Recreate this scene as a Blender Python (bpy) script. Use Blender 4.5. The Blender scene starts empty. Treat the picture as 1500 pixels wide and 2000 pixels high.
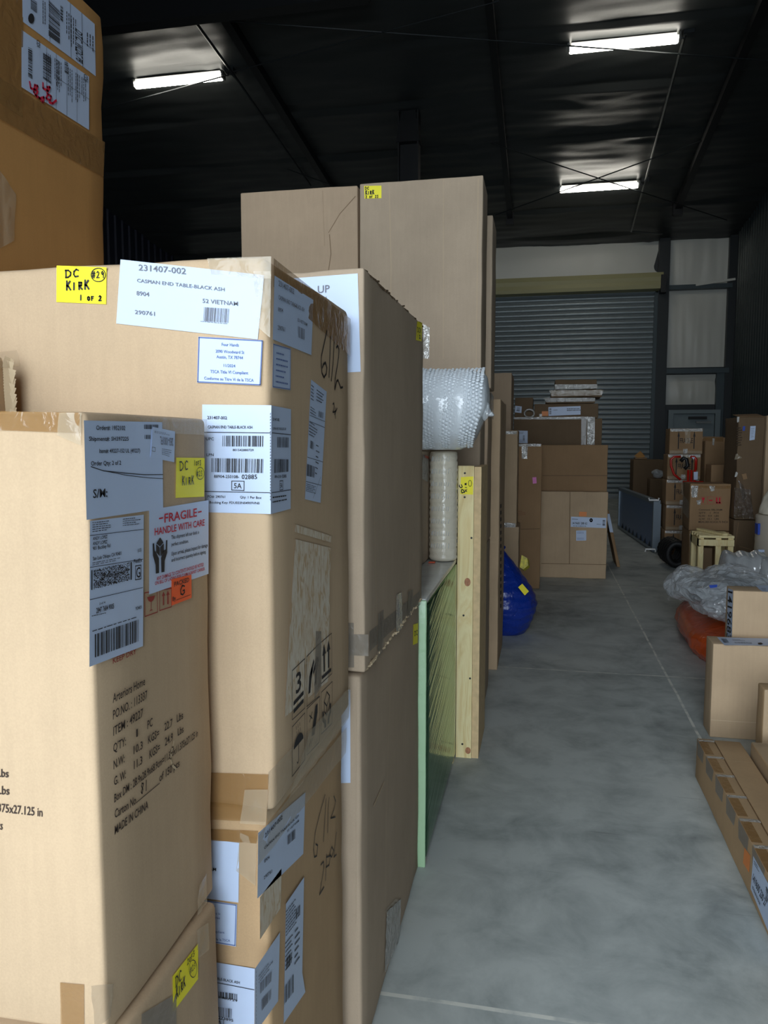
import bpy, bmesh, math, random
from mathutils import Vector, noise

# ---------------------------------------------------------------- camera, daylight, exposure
SC = bpy.context.scene
COL = SC.collection
YAW, PITCH, EYE, FOC = math.radians(11.631), math.radians(5.1428), 1.345, 1500.0
cam_d = bpy.data.cameras.new('camera'); cam = bpy.data.objects.new('camera', cam_d); COL.objects.link(cam)
cam.location = (0, 0, EYE)
cam.rotation_euler = (math.pi/2 - PITCH, 0, YAW)
cam_d.sensor_fit = 'HORIZONTAL'; cam_d.sensor_width = 36.0; cam_d.lens = 36.0*FOC/1500.0
cam_d.clip_start = 0.02; cam_d.clip_end = 200
SC.camera = cam

world = bpy.data.worlds.new('overcast_sky'); SC.world = world
world.use_nodes = True
wb = world.node_tree.nodes['Background']
wb.inputs['Color'].default_value = (0.80, 0.90, 1.0, 1)
wb.inputs['Strength'].default_value = 6.4
DOOR_X0, DOOR_X1, DOOR_H, FRONT_Y = -2.5, 1.4, 4.6, -3.2      # the open loading door behind the camera
pl = bpy.data.lights.new('door_daylight_portal', 'AREA'); pl.shape = 'RECTANGLE'
pl.size = DOOR_X1-DOOR_X0; pl.size_y = DOOR_H; pl.cycles.is_portal = True
po = bpy.data.objects.new('door_daylight_portal', pl); COL.objects.link(po)
po.location = ((DOOR_X0+DOOR_X1)/2, FRONT_Y, DOOR_H/2); po.rotation_euler = (math.pi/2, 0, 0)  # shines along +Y
LAMP_STRENGTH = 16.0
SC.view_settings.view_transform = 'Standard'; SC.view_settings.look = 'None'
SC.view_settings.gamma = 1.0; SC.view_settings.use_curve_mapping = False
SC.view_settings.exposure = 0.54
SC.cycles.use_denoising = True
SC.cycles.max_bounces = 7; SC.cycles.diffuse_bounces = 4; SC.cycles.transparent_max_bounces = 12
SC.cycles.sample_clamp_indirect = 6.0

# ---------------------------------------------------------------- helpers
def lin(c):
    return tuple((v/255/12.92 if v/255 <= .04045 else ((v/255+.055)/1.055)**2.4) for v in c)

_f = Vector((-math.sin(YAW)*math.cos(PITCH), math.cos(YAW)*math.cos(PITCH), -math.sin(PITCH)))
_r = Vector((math.cos(YAW), math.sin(YAW), 0)); _u = _r.cross(_f)
def at(px, py, axis, val):
    """the point of the plane axis = val seen at a pixel of the photograph (where a label lies on a carton's face)"""
    d = _f + _r*((px-750)/FOC) + _u*((1000-py)/FOC)
    o = Vector((0, 0, EYE)); t = (val-o[axis])/d[axis]
    p = o + d*t; p[axis] = val
    return p
def zoom(x0, y0, s):
    return lambda *pts: [(x0+x/s, y0+y/s) for x, y in pts]

def root_of(o):
    while o.parent: o = o.parent
    return o
def obj(name, verts, faces, mat, parent=None, smooth=False, origin=None):
    me = bpy.data.meshes.new(name)
    if parent: off = Vector(root_of(parent).location)
    else: off = Vector(origin or (0, 0, 0))
    me.from_pydata([tuple(Vector(v)-off) for v in verts], [], faces)
    mats = mat if isinstance(mat, (list, tuple)) else [mat]
    for m in mats: me.materials.append(m)
    me.polygons.foreach_set('use_smooth', [smooth]*len(me.polygons))
    me.update()
    o = bpy.data.objects.new(name, me); COL.objects.link(o)
    if parent: o.parent = parent
    else: o.location = off
    return o
def thing(name, label, cat, loc, group=None):
    o = bpy.data.objects.new(name, None); o.empty_display_size = .1; COL.objects.link(o)
    o.location = loc; o['label'] = label; o['category'] = cat
    if group: o['group'] = group
    return o
def struct(o):
    o['kind'] = 'structure'; return o

class MB:
    """collects shapes for one mesh"""
    def __init__(s): s.v = []; s.f = []
    def add(s, v, f):
        b = len(s.v); s.v += [Vector(x) for x in v]; s.f += [[b+i for i in q] for q in f]; return s
    def box(s, x0, x1, y0, y1, z0, z1):
        return s.add([(x0,y0,z0),(x1,y0,z0),(x1,y1,z0),(x0,y1,z0),(x0,y0,z1),(x1,y0,z1),(x1,y1,z1),(x0,y1,z1)],
                     [(3,2,1,0),(4,5,6,7),(0,1,5,4),(1,2,6,5),(2,3,7,6),(3,0,4,7)])
    def tube(s, pts, r, n=10, cap=True):
        pts = [Vector(p) for p in pts]; rings = []
        prev = None
        for i, p in enumerate(pts):
            t = (pts[min(i+1, len(pts)-1)]-pts[max(i-1, 0)]).normalized()
            if prev is None:
                a = t.orthogonal().normalized()
            else:
                a = (prev - t*prev.dot(t)).normalized()
            prev = a; b = t.cross(a)
            rr = r[i] if isinstance(r, (list, tuple)) else r
            rings.append([p+(a*math.cos(2*math.pi*k/n)+b*math.sin(2*math.pi*k/n))*rr for k in range(n)])
        vs = [q for ring in rings for q in ring]; fs = []
        for i in range(len(pts)-1):
            for k in range(n):
                fs.append((i*n+k, i*n+(k+1) % n, (i+1)*n+(k+1) % n, (i+1)*n+k))
        if cap:
            fs.append(tuple(range(n-1, -1, -1))); fs.append(tuple((len(pts)-1)*n+k for k in range(n)))
        return s.add(vs, fs)
    def beam(s, p0, p1, w, h):
        p0, p1 = Vector(p0), Vector(p1); t = (p1-p0).normalized()
        a = t.cross(Vector((0, 0, 1)))
        a = a.normalized() if a.length > 1e-4 else Vector((1, 0, 0))
        b = a.cross(t)
        vs = [p+a*(i*w/2)+b*(j*h/2) for p in (p0, p1) for i, j in ((-1,-1),(1,-1),(1,1),(-1,1))]
        return s.add(vs, [(0,1,2,3),(7,6,5,4),(0,4,5,1),(1,5,6,2),(2,6,7,3),(3,7,4,0)])
    def build(s, name, mat, parent=None, smooth=False, origin=None):
        return obj(name, s.v, s.f, mat, parent, smooth, origin)

def n3(x, y, z, f=1.0): return noise.noise(Vector((x*f, y*f, z*f)))

# ---------------------------------------------------------------- materials
def nodes_of(name):
    m = bpy.data.materials.new(name); m.use_nodes = True
    nt = m.node_tree; return m, nt, nt.nodes['Principled BSDF']
def N(nt, t, **kw):
    n = nt.nodes.new(t)
    for k, v in kw.items():
        if k in n.inputs: n.inputs[k].default_value = v
        else: setattr(n, k, v)
    return n
def ramp(nt, fac, stops):
    n = nt.nodes.new('ShaderNodeValToRGB')
    while len(n.color_ramp.elements) < len(stops): n.color_ramp.elements.new(.5)
    for e, (p, c) in zip(n.color_ramp.elements, stops):
        e.position = p; e.color = (*c, 1) if len(c) == 3 else c
    nt.links.new(fac, n.inputs['Fac']); return n.outputs['Color']
def mul(c, k): return tuple(min(1, v*k) for v in c)
def plain(name, rgb, rough=.6, metal=0.0, spec=.5, bump=0.0, bscale=60.0, var=0.0, vscale=8.0):
    m, nt, b = nodes_of(name)
    c = lin(rgb); b.inputs['Base Color'].default_value = (*c, 1)
    b.inputs['Roughness'].default_value = rough; b.inputs['Metallic'].default_value = metal
    b.inputs['Specular IOR Level'].default_value = spec
    tc = N(nt, 'ShaderNodeTexCoord')
    if var:
        nz = N(nt, 'ShaderNodeTexNoise', Scale=vscale, Detail=5.0); nt.links.new(tc.outputs['Object'], nz.inputs['Vector'])
        nt.links.new(ramp(nt, nz.outputs['Fac'], [(.3, mul(c, 1-var)), (.7, mul(c, 1+var))]), b.inputs['Base Color'])
    if bump:
        nz = N(nt, 'ShaderNodeTexNoise', Scale=bscale, Detail=4.0); nt.links.new(tc.outputs['Object'], nz.inputs['Vector'])
        bp = N(nt, 'ShaderNodeBump', Strength=bump, Distance=.01)
        nt.links.new(nz.outputs['Fac'], bp.inputs['Height']); nt.links.new(bp.outputs['Normal'], b.inputs['Normal'])
    return m
def cardboard(name, rgb, rough=.82):
    """kraft board: fibre specks, faint upright fluting, soft stains"""
    m, nt, b = nodes_of(name); c = lin(rgb)
    tc = N(nt, 'ShaderNodeTexCoord'); oi = N(nt, 'ShaderNodeObjectInfo')
    add = N(nt, 'ShaderNodeVectorMath', operation='ADD')
    nt.links.new(tc.outputs['Object'], add.inputs[0]); nt.links.new(oi.outputs['Random'], add.inputs[1])
    big = N(nt, 'ShaderNodeTexNoise', Scale=3.0, Detail=5.0, Roughness=.6); nt.links.new(add.outputs[0], big.inputs['Vector'])
    mp = N(nt, 'ShaderNodeMapping'); mp.inputs['Scale'].default_value = (90, 90, 7)
    nt.links.new(add.outputs[0], mp.inputs['Vector'])
    st = N(nt, 'ShaderNodeTexNoise', Scale=1.0, Detail=3.0); nt.links.new(mp.outputs['Vector'], st.inputs['Vector'])
    fine = N(nt, 'ShaderNodeTexNoise', Scale=420.0, Detail=2.0); nt.links.new(add.outputs[0], fine.inputs['Vector'])
    s1 = N(nt, 'ShaderNodeMath', operation='MULTIPLY_ADD'); s1.inputs[1].default_value = .26
    nt.links.new(st.outputs['Fac'], s1.inputs[0]); nt.links.new(big.outputs['Fac'], s1.inputs[2])
    s2 = N(nt, 'ShaderNodeMath', operation='MULTIPLY_ADD'); s2.inputs[1].default_value = .35
    nt.links.new(fine.outputs['Fac'], s2.inputs[0]); nt.links.new(s1.outputs[0], s2.inputs[2])
    colr = ramp(nt, s2.outputs[0], [(.50, mul(c, .88)), (.78, c), (.95, mul(c, 1.08))])
    nt.links.new(colr, b.inputs['Base Color'])
    b.inputs['Roughness'].default_value = rough; b.inputs['Specular IOR Level'].default_value = .25
    bp = N(nt, 'ShaderNodeBump', Strength=.12, Distance=.002)
    nt.links.new(s2.outputs[0], bp.inputs['Height']); nt.links.new(bp.outputs['Normal'], b.inputs['Normal'])
    return m
def tape_mat(name, rgb, alpha, rough=.16, bs=35.0, bump=.5, dist=.004, ior=1.5):
    """glossy packing tape with wrinkles; partly see-through"""
    m, nt, b = nodes_of(name)
    b.inputs['Base Color'].default_value = (*lin(rgb), 1); b.inputs['Roughness'].default_value = rough; b.inputs['IOR'].default_value = ior
    b.inputs['Specular IOR Level'].default_value = .9; b.inputs['Alpha'].default_value = alpha
    tc = N(nt, 'ShaderNodeTexCoord')
    nz = N(nt, 'ShaderNodeTexNoise', Scale=bs, Detail=3.0, Distortion=1.5); nt.links.new(tc.outputs['Object'], nz.inputs['Vector'])
    bp = N(nt, 'ShaderNodeBump', Strength=bump, Distance=dist)
    nt.links.new(nz.outputs['Fac'], bp.inputs['Height']); nt.links.new(bp.outputs['Normal'], b.inputs['Normal'])
    return m

M = {}
M['kraft'] = cardboard('kraft_board', (188, 162, 131))
M['kraft2'] = cardboard('kraft_board_warm', (182, 151, 114))
M['kraft3'] = cardboard('kraft_board_orange', (190, 140, 82))
M['tan'] = cardboard('tan_board', (180, 156, 130))
M['greytan'] = cardboard('grey_tan_board', (172, 153, 131))
M['brown'] = cardboard('brown_board', (150, 120, 88))
M['dark'] = cardboard('dark_board', (112, 92, 70))
M['inner'] = plain('torn_board_edge', (206, 184, 150), .9)
M['crease'] = plain('board_score_line', (196, 172, 138), .8)
M['tape_clear'] = tape_mat('clear_tape', (210, 194, 166), .34)
M['tape_brown'] = tape_mat('brown_tape', (158, 118, 70), .66)
M['tape_grey'] = tape_mat('grey_tape', (132, 124, 112), .6, .3)
M['tape_glint'] = tape_mat('tape_painted_glint', (182, 178, 170), .82, .1, 30, 1.0, .010, 1.75)  # pale base colour stands in for sky glints on the clear tape
M['film_dark'] = tape_mat('loose_clear_film', (96, 84, 66), .4, .08, 24, 1.0, .02, 1.9)
M['paper'] = plain('white_label_paper', (190, 205, 230), .45, bump=.06, bscale=30)
M['yellow'] = plain('yellow_note_paper', (250, 236, 10), .5)
M['orange'] = plain('orange_sticker_paper', (250, 92, 34), .5)
M['orange2'] = plain('orange_tab_paper', (226, 130, 50), .5)
M['pink'] = plain('pink_sticker_paper', (226, 120, 190), .5)
M['ink'] = plain('black_print', (34, 32, 34), .7)
M['ink_grey'] = plain('grey_print', (112, 114, 122), .7)
M['ink_blue'] = plain('blue_print', (92, 110, 160), .7)
M['ink_red'] = plain('red_print', (196, 28, 46), .7)
M['ink_darkred'] = plain('dull_red_print', (150, 50, 42), .7)
M['ink_soft'] = plain('soft_black_print', (58, 44, 36), .8)
M['marker'] = plain('marker_ink', (22, 20, 22), .5)
M['marker_red'] = plain('red_marker_ink', (214, 20, 60), .5)
M['blue_tape'] = plain('blue_masking_tape', (20, 66, 170), .5)

# ---------------------------------------------------------------- writing on faces
_cache = {}
def glyphs(s):
    if s not in _cache:
        cu = bpy.data.curves.new('t', 'FONT'); cu.body = s; cu.resolution_u = 2; cu.offset = .012
        o = bpy.data.objects.new('t', cu); me = o.to_mesh()
        v = [(p.co.x, p.co.y) for p in me.vertices]; f = [tuple(p.vertices) for p in me.polygons]
        o.to_mesh_clear(); bpy.data.objects.remove(o); bpy.data.curves.remove(cu)
        _cache[s] = (v, f)
    return _cache[s]
CAP = max(y for x, y in glyphs('H')[0])

HAND = {
 'D': [[(.1,0),(.08,1)], [(0,.95),(.45,.95),(.8,.65),(.75,.25),(.4,.02),(.05,0)]],
 'C': [[(.75,.85),(.45,1),(.12,.75),(.08,.35),(.3,.02),(.75,.08)]],
 'K': [[(.1,1),(.08,0)], [(.7,.95),(.12,.45),(.4,.4),(.8,0)]],
 'I': [[(.3,.75),(.28,0)]], 'R': [[(.12,0),(.1,.8)], [(.1,.78),(.55,.75),(.5,.42),(.12,.4),(.7,0)]],
 'O': [[(.4,.75),(.12,.6),(.1,.2),(.4,0),(.68,.2),(.65,.6),(.4,.75)]],
 'F': [[(.15,0),(.15,.8),(.7,.8)], [(.15,.42),(.55,.42)]],
 '1': [[(.35,1),(.32,0)]], '2': [[(.1,.8),(.35,1),(.65,.8),(.5,.45),(.08,.02),(.75,.05)]],
 '3': [[(.1,.95),(.6,.95),(.3,.55),(.65,.35),(.45,0),(.08,.08)]],
 '9': [[(.65,.75),(.35,1),(.12,.75),(.35,.5),(.65,.75),(.6,0)]],
 '8': [[(.7,.85),(.35,1),(.15,.8),(.6,.35),(.4,0),(.12,.2),(.5,.55),(.75,.9)]],
 '6': [[(.6,1),(.2,.6),(.1,.2),(.35,0),(.65,.2),(.5,.5),(.15,.35)]],
 '0': [[(.4,1),(.12,.7),(.12,.25),(.4,0),(.7,.3),(.68,.75),(.4,1)]],
 '#': [[(.3,1),(.2,0)], [(.65,1),(.55,0)], [(.05,.68),(.85,.7)], [(.02,.32),(.8,.34)]],
 'p': [[(.15,.6),(.1,-.4)], [(.12,.5),(.5,.6),(.6,.3),(.15,.1)]],
 's': [[(.6,.6),(.2,.55),(.5,.25),(.1,.02)]], 'o': [[(.4,.6),(.1,.4),(.2,.05),(.55,.1),(.6,.45),(.4,.6)]],
 'G': [[(.75,.85),(.4,1),(.08,.6),(.12,.15),(.45,0),(.75,.2),(.72,.45),(.45,.42)]], ' ': [],
}
class Ink:
    """flat printing, strokes and paper on one plane of a thing, given in photograph pixels"""
    def __init__(s, face, off=.0016):
        s.axis, val, s.sign = face; s.val = val + s.sign*off; s.mb = MB()
    def P(s, p): return at(p[0], p[1], s.axis, s.val)
    def _add(s, vs, fs):
        ok = []
        for q in fs:
            a, b, c = vs[q[0]], vs[q[1]], vs[q[2]]
            ok.append(tuple(reversed(q)) if (b-a).cross(c-a)[s.axis]*s.sign < 0 else q)
        s.mb.add(vs, ok)
    def poly(s, pts):
        s._add([s.P(p) for p in pts], [tuple(range(len(pts)))]); return s
    def text(s, t, BL, BR, TL):
        v, f = glyphs(t)
        if not v: return s
        x0 = min(p[0] for p in v); x1 = max(p[0] for p in v)
        o = s.P(BL); ex = s.P(BR)-o; ey = s.P(TL)-o
        s._add([o+ex*((x-x0)/(x1-x0))+ey*(y/CAP) for x, y in v], f); return s
    def stroke(s, pts, w, world=False):
        P = [p if world else s.P(p) for p in pts]
        nrm = Vector((0, 0, 0)); nrm[s.axis] = s.sign
        for i in range(len(P)-1):
            d = P[i+1]-P[i]
            if d.length < 1e-6: continue
            d.normalize(); sd = nrm.cross(d)*(w/2); e = d*(w*.35)
            s._add([P[i]-sd-e, P[i+1]-sd+e, P[i+1]+sd+e, P[i]+sd-e], [(0, 1, 2, 3)])
        return s
    def hand(s, t, BL, BR, TL, w):
        o = s.P(BL); ex = s.P(BR)-o; ey = s.P(TL)-o; n = len(t)
        for i, ch in enumerate(t):
            for st in HAND.get(ch, []):
                s.stroke([o+ex*((i+x*.85)/n)+ey*y for x, y in st], w, True)
        return s
    def ring(s, c, rx, ry, w, n=22):
        return s.stroke([(c[0]+rx*math.cos(2*math.pi*i/n), c[1]+ry*math.sin(2*math.pi*i/n)) for i in range(n+1)], w)
    def _bil(s, quad, u, v):
        a, b, c, d = [s.P(p) for p in quad]
        return (a*(1-u)+b*u)*(1-v) + (d*(1-u)+c*u)*v
    def uvpoly(s, quad, pts):
        s._add([s._bil(quad, u, v) for u, v in pts], [tuple(range(len(pts)))]); return s
    def uvstroke(s, quad, pts, w):
        return s.stroke([s._bil(quad, u, v) for u, v in pts], w, True)
    def uvtext(s, quad, t, x, y, w, h):
        v, f = glyphs(t); x0 = min(p[0] for p in v); x1 = max(p[0] for p in v)
        s._add([s._bil(quad, x+w*(p-x0)/(x1-x0), y-h*q/CAP) for p, q in v], f); return s
    def bars(s, quad, n=30, seed=1, axis=0):
        rnd = random.Random(seed); x = 0.0; ws = [rnd.choice((1,1,2,3)) for _ in range(2*n)]; tot = sum(ws)
        for i, w in enumerate(ws):
            if i % 2 == 0:
                a, b = x/tot, (x+w)/tot
                s.uvpoly(quad, [(a,0),(b,0),(b,1),(a,1)] if axis == 0 else [(0,a),(1,a),(1,b),(0,b)])
            x += w
        return s
    def lines(s, quad, rows, seed=1, fill=.3, full=.9):
        """rows of print too small to read"""
        rnd = random.Random(seed)
        for r in range(rows):
            x = 0.0; end = rnd.uniform(full*.55, full)
            while x < end:
                w = rnd.uniform(.04, .13)
                s.uvpoly(quad, [(x,(r+.5-fill/2)/rows),(min(x+w,1),(r+.5-fill/2)/rows),(min(x+w,1),(r+.5+fill/2)/rows),(x,(r+.5+fill/2)/rows)])
                x += w + rnd.uniform(.015, .03)
        return s
    def frame(s, quad, w):
        q = list(quad)+[quad[0]]
        return s.stroke(q, w)
    def build(s, name, mat, parent): return s.mb.build(name, mat, parent) if s.mb.v else None

def paper(parent, face, quad, mat='paper', name='label', off=.0010, lab=None, quad2=None, face2=None, curl=0):
    """a stuck-on sheet, 0.5 mm thick"""
    mb = MB()
    for fc, q in ((face, quad), (face2, quad2)):
        if q is None: continue
        ax, val, sg = fc
        top = [at(p[0], p[1], ax, val+sg*off) for p in q]; bot = [at(p[0], p[1], ax, val+sg*.0002) for p in q]
        n = len(q); c = (top[1]-top[0]).cross(top[2]-top[0])[ax]*sg
        if c < 0: top.reverse(); bot.reverse()
        fs = [tuple(range(n))]+[(i, n+i, n+(i+1) % n, (i+1) % n) for i in range(n)]
        mb.add(top+bot, fs)
    o = mb.build(name, M[mat], parent)
    if lab: o['label'] = lab
    return o
def tape(parent, face, quad, mat='tape_clear', amp=.0012, off=.0008, nx=14, ny=8, seed=0, name='tape', over=None):
    """a strip of packing tape lying on a face, wrinkled"""
    ax, val, sg = face
    a, b, c, d = [at(p[0], p[1], ax, val) if len(p) == 2 else Vector(p) for p in quad]
    vs = []; fs = []
    for j in range(ny+1):
        for i in range(nx+1):
            u, v = i/nx, j/ny
            p = (a*(1-u)+b*u)*(1-v)+(d*(1-u)+c*u)*v
            h = off + amp*abs(n3(p.x+seed*3.1, p.y-seed, p.z+seed*1.7, 34))
            p[ax] = val + sg*h; vs.append(p)
    for j in range(ny):
        for i in range(nx):
            q = (j*(nx+1)+i, j*(nx+1)+i+1, (j+1)*(nx+1)+i+1, (j+1)*(nx+1)+i)
            n = (vs[q[1]]-vs[q[0]]).cross(vs[q[2]]-vs[q[0]])[ax]*sg
            fs.append(q if n >= 0 else tuple(reversed(q)))
    return obj(name, vs, fs, M[mat], parent, True)

# ---------------------------------------------------------------- cartons
def rounded(x0, x1, y0, y1, z0, z1, r=.006, seed=0, wear=.003, dent=.002, lean=(0, 0), cuts=.06, gap=None):
    """a cardboard box body: soft corners, pressed-in edges, slightly dished panels"""
    def ticks(a, b):
        L = b-a; n = max(3, min(16, int(L/cuts)))
        rr = min(r, L*.3)
        return [a, a+rr*.35, a+rr] + [a+rr+(L-2*rr)*i/n for i in range(1, n)] + [b-rr, b-rr*.35, b]
    T = [ticks(x0, x1), ticks(y0, y1), ticks(z0, z1)]
    lo, hi = Vector((x0, y0, z0)), Vector((x1, y1, z1)); mid = (lo+hi)/2
    idx = {}; vs = []; fs = []
    def vert(ijk):
        if ijk not in idx:
            p = Vector((T[0][ijk[0]], T[1][ijk[1]], T[2][ijk[2]]))
            q = Vector([min(max(p[k], lo[k]+r), hi[k]-r) for k in range(3)]); dlt = p-q
            on = sum(1 for k in range(3) if abs(dlt[k]) > 1e-7)
            if dlt.length > 1e-7:
                p = q + dlt.normalized()*r if on > 1 else p
            rel = [min(p[k]-lo[k], hi[k]-p[k]) for k in range(3)]; s = sorted(rel)
            edge = max(0, 1-s[1]/.03)
            k = wear*edge*max(0, n3(p.x+seed*7.3, p.y+seed*2.1, p.z-seed*4.7, 9)+.25) + dent*(1-edge)*max(0, n3(p.x-seed*3, p.y+seed*5, p.z+seed, 3.5)+.1)
            for a in range(3):
                if abs(p[a]-lo[a]) < r*1.01: p[a] += k
                elif abs(p[a]-hi[a]) < r*1.01: p[a] -= k
            p.x += lean[0]*(p.z-z0); p.y += lean[1]*(p.z-z0)
            idx[ijk] = len(vs); vs.append(p)
        return idx[ijk]
    n = [len(t)-1 for t in T]
    for ax in range(3):
        b, c = (ax+1) % 3, (ax+2) % 3
        for side in (0, n[ax]):
            for i in range(n[b]):
                for j in range(n[c]):
                    q = []
                    for di, dj in ((0,0),(1,0),(1,1),(0,1)):
                        t = [0, 0, 0]; t[ax] = side; t[b] = i+di; t[c] = j+dj; q.append(vert(tuple(t)))
                    fs.append(tuple(q) if side else tuple(reversed(q)))
    return vs, fs
_seed = [0]
def carton(label, x0, x1, y0, y1, z0, z1, mat='kraft', group=None, r=.006, wear=.003, dent=.0015, lean=(0, 0), name='cardboard_box', cat='box', flaps=False):
    _seed[0] += 1
    t = thing(name, label, cat, ((x0+x1)/2, (y0+y1)/2, z0), group)
    v, f = rounded(x0, x1, y0, y1, z0, z1, r, _seed[0], wear, dent, lean)
    obj('body', v, f, M[mat], t, True)
    return t
def faces(x0, x1, y0, y1, z0, z1):
    return dict(R=(0, x1, 1), L=(0, x0, -1), F=(1, y0, -1), T=(2, z1, 1))
# ---------------------------------------------------------------- the hall
BACK_Y, LEFT_X, RIGHT_X = 19.4, -9.5, 4.3
def roof_z(y): return 6.1 + .112*(BACK_Y-y)
def concrete():
    m, nt, b = nodes_of('sealed_concrete')
    tc = N(nt, 'ShaderNodeTexCoord')
    big = N(nt, 'ShaderNodeTexNoise', Scale=.9, Detail=8.0, Roughness=.62, Distortion=.6); nt.links.new(tc.outputs['Object'], big.inputs['Vector'])
    mid = N(nt, 'ShaderNodeTexNoise', Scale=5.0, Detail=8.0, Roughness=.65, Distortion=.4); nt.links.new(tc.outputs['Object'], mid.inputs['Vector'])
    mx = N(nt, 'ShaderNodeMath', operation='MULTIPLY_ADD'); mx.inputs[1].default_value = .8
    nt.links.new(mid.outputs['Fac'], mx.inputs[0]); nt.links.new(big.outputs['Fac'], mx.inputs[2])
    col = ramp(nt, mx.outputs[0], [(.60, lin((118, 125, 125))), (.84, lin((172, 178, 175))), (1.0, lin((194, 199, 195)))])
    # trowel scratches
    mp = N(nt, 'ShaderNodeMapping'); mp.inputs['Scale'].default_value = (1.2, 22, 1); mp.inputs['Rotation'].default_value = (0, 0, .3)
    nt.links.new(tc.outputs['Object'], mp.inputs['Vector'])
    sc = N(nt, 'ShaderNodeTexNoise', Scale=2.2, Detail=2.0); nt.links.new(mp.outputs['Vector'], sc.inputs['Vector'])
    smask = ramp(nt, sc.outputs['Fac'], [(.70, (0, 0, 0)), (.74, (1, 1, 1))])
    mixs = N(nt, 'ShaderNodeMix', data_type='RGBA', blend_type='MULTIPLY'); mixs.inputs['B'].default_value = (.78, .78, .78, 1)
    sf = N(nt, 'ShaderNodeMath', operation='MULTIPLY'); sf.inputs[1].default_value = .8
    nt.links.new(smask, sf.inputs[0]); nt.links.new(sf.outputs[0], mixs.inputs['Factor']); nt.links.new(col, mixs.inputs['A'])
    # saw-cut joints filled with pale dust, a grid 2.845 m across the hall's length, one line along x = 0.73
    sx = N(nt, 'ShaderNodeSeparateXYZ')
    wob = N(nt, 'ShaderNodeTexNoise', Scale=3.0, Detail=6.0); nt.links.new(tc.outputs['Object'], wob.inputs['Vector'])
    wv = N(nt, 'ShaderNodeVectorMath', operation='MULTIPLY_ADD'); wv.inputs[1].default_value = (.012, .012, 0)
    nt.links.new(wob.outputs['Color'], wv.inputs[0]); nt.links.new(tc.outputs['Object'], wv.inputs[2]); nt.links.new(wv.outputs[0], sx.inputs[0])
    def line(out, period, shift, half):
        a = N(nt, 'ShaderNodeMath', operation='ADD'); a.inputs[1].default_value = -shift; nt.links.new(out, a.inputs[0])
        p = N(nt, 'ShaderNodeMath', operation='PINGPONG'); p.inputs[1].default_value = period/2; nt.links.new(a.outputs[0], p.inputs[0])
        l = N(nt, 'ShaderNodeMath', operation='LESS_THAN'); l.inputs[1].default_value = half; nt.links.new(p.outputs[0], l.inputs[0]); return l.outputs[0]
    lx = line(sx.outputs['X'], 4.4, .736, .0065); ly = line(sx.outputs['Y'], 2.845, 1.74, .0065)
    mxl = N(nt, 'ShaderNodeMath', operation='MAXIMUM'); nt.links.new(lx, mxl.inputs[0]); nt.links.new(ly, mxl.inputs[1])
    brk = N(nt, 'ShaderNodeTexNoise', Scale=14.0, Detail=4.0); nt.links.new(tc.outputs['Object'], brk.inputs['Vector'])
    bm = ramp(nt, brk.outputs['Fac'], [(.38, (.2, .2, .2)), (.55, (1, 1, 1))])
    ml = N(nt, 'ShaderNodeMath', operation='MULTIPLY'); nt.links.new(mxl.outputs[0], ml.inputs[0]); nt.links.new(bm, ml.inputs[1])
    mixl = N(nt, 'ShaderNodeMix', data_type='RGBA'); mixl.inputs['B'].default_value = (*lin((225, 225, 215)), 1)
    nt.links.new(ml.outputs[0], mixl.inputs['Factor']); nt.links.new(mixs.outputs['Result'], mixl.inputs['A'])
    nt.links.new(mixl.outputs['Result'], b.inputs['Base Color'])
    rr = ramp(nt, mid.outputs['Fac'], [(.3, (.48,)*3), (.7, (.66,)*3)]); nt.links.new(rr, b.inputs['Roughness'])
    b.inputs['Specular IOR Level'].default_value = .35
    bp = N(nt, 'ShaderNodeBump', Strength=.08, Distance=.01); nt.links.new(mid.outputs['Fac'], bp.inputs['Height']); nt.links.new(bp.outputs['Normal'], b.inputs['Normal'])
    return m
M['concrete'] = concrete()
M['roof'] = plain('dark_vinyl_roof_lining', (50, 53, 53), .43, spec=.35, bump=.15, bscale=9)
M['vinyl'] = plain('white_vinyl_wall_lining', (205, 205, 196), .4, spec=.5, bump=.3, bscale=5)
M['steel_dark'] = plain('dark_steel', (38, 42, 44), .45, .2)
M['steel_black'] = plain('black_steel', (20, 21, 23), .5, .1)
M['steel_teal'] = plain('grey_green_steel', (64, 76, 80), .45, .2)
M['rib_right'] = plain('ribbed_dark_sheet', (40, 50, 50), .4, .3)
M['rib_left'] = plain('ribbed_navy_sheet', (26, 30, 48), .5, .2)
M['slat'] = plain('grey_shutter_slats', (128, 138, 142), .38, .35)
M['hood'] = plain('olive_beige_hood', (160, 156, 116), .5)
M['door'] = plain('grey_door_paint', (122, 136, 140), .5)
M['conduit'] = plain('zinc_conduit', (120, 122, 120), .35, .8)
M['white_plastic'] = plain('white_plastic', (240, 240, 238), .35)
M['wall_front'] = plain('front_wall_sheet', (70, 74, 76), .6)

fl = MB().add([(LEFT_X-1, -12, 0), (RIGHT_X+5, -12, 0), (RIGHT_X+5, BACK_Y+.2, 0), (LEFT_X-1, BACK_Y+.2, 0), (LEFT_X-1, -12, -.2), (RIGHT_X+5, -12, -.2), (RIGHT_X+5, BACK_Y+.2, -.2), (LEFT_X-1, BACK_Y+.2, -.2)],
              [(0,1,2,3),(7,6,5,4),(0,4,5,1),(1,5,6,2),(2,6,7,3),(3,7,4,0)]).build('floor', M['concrete']); struct(fl)

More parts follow.
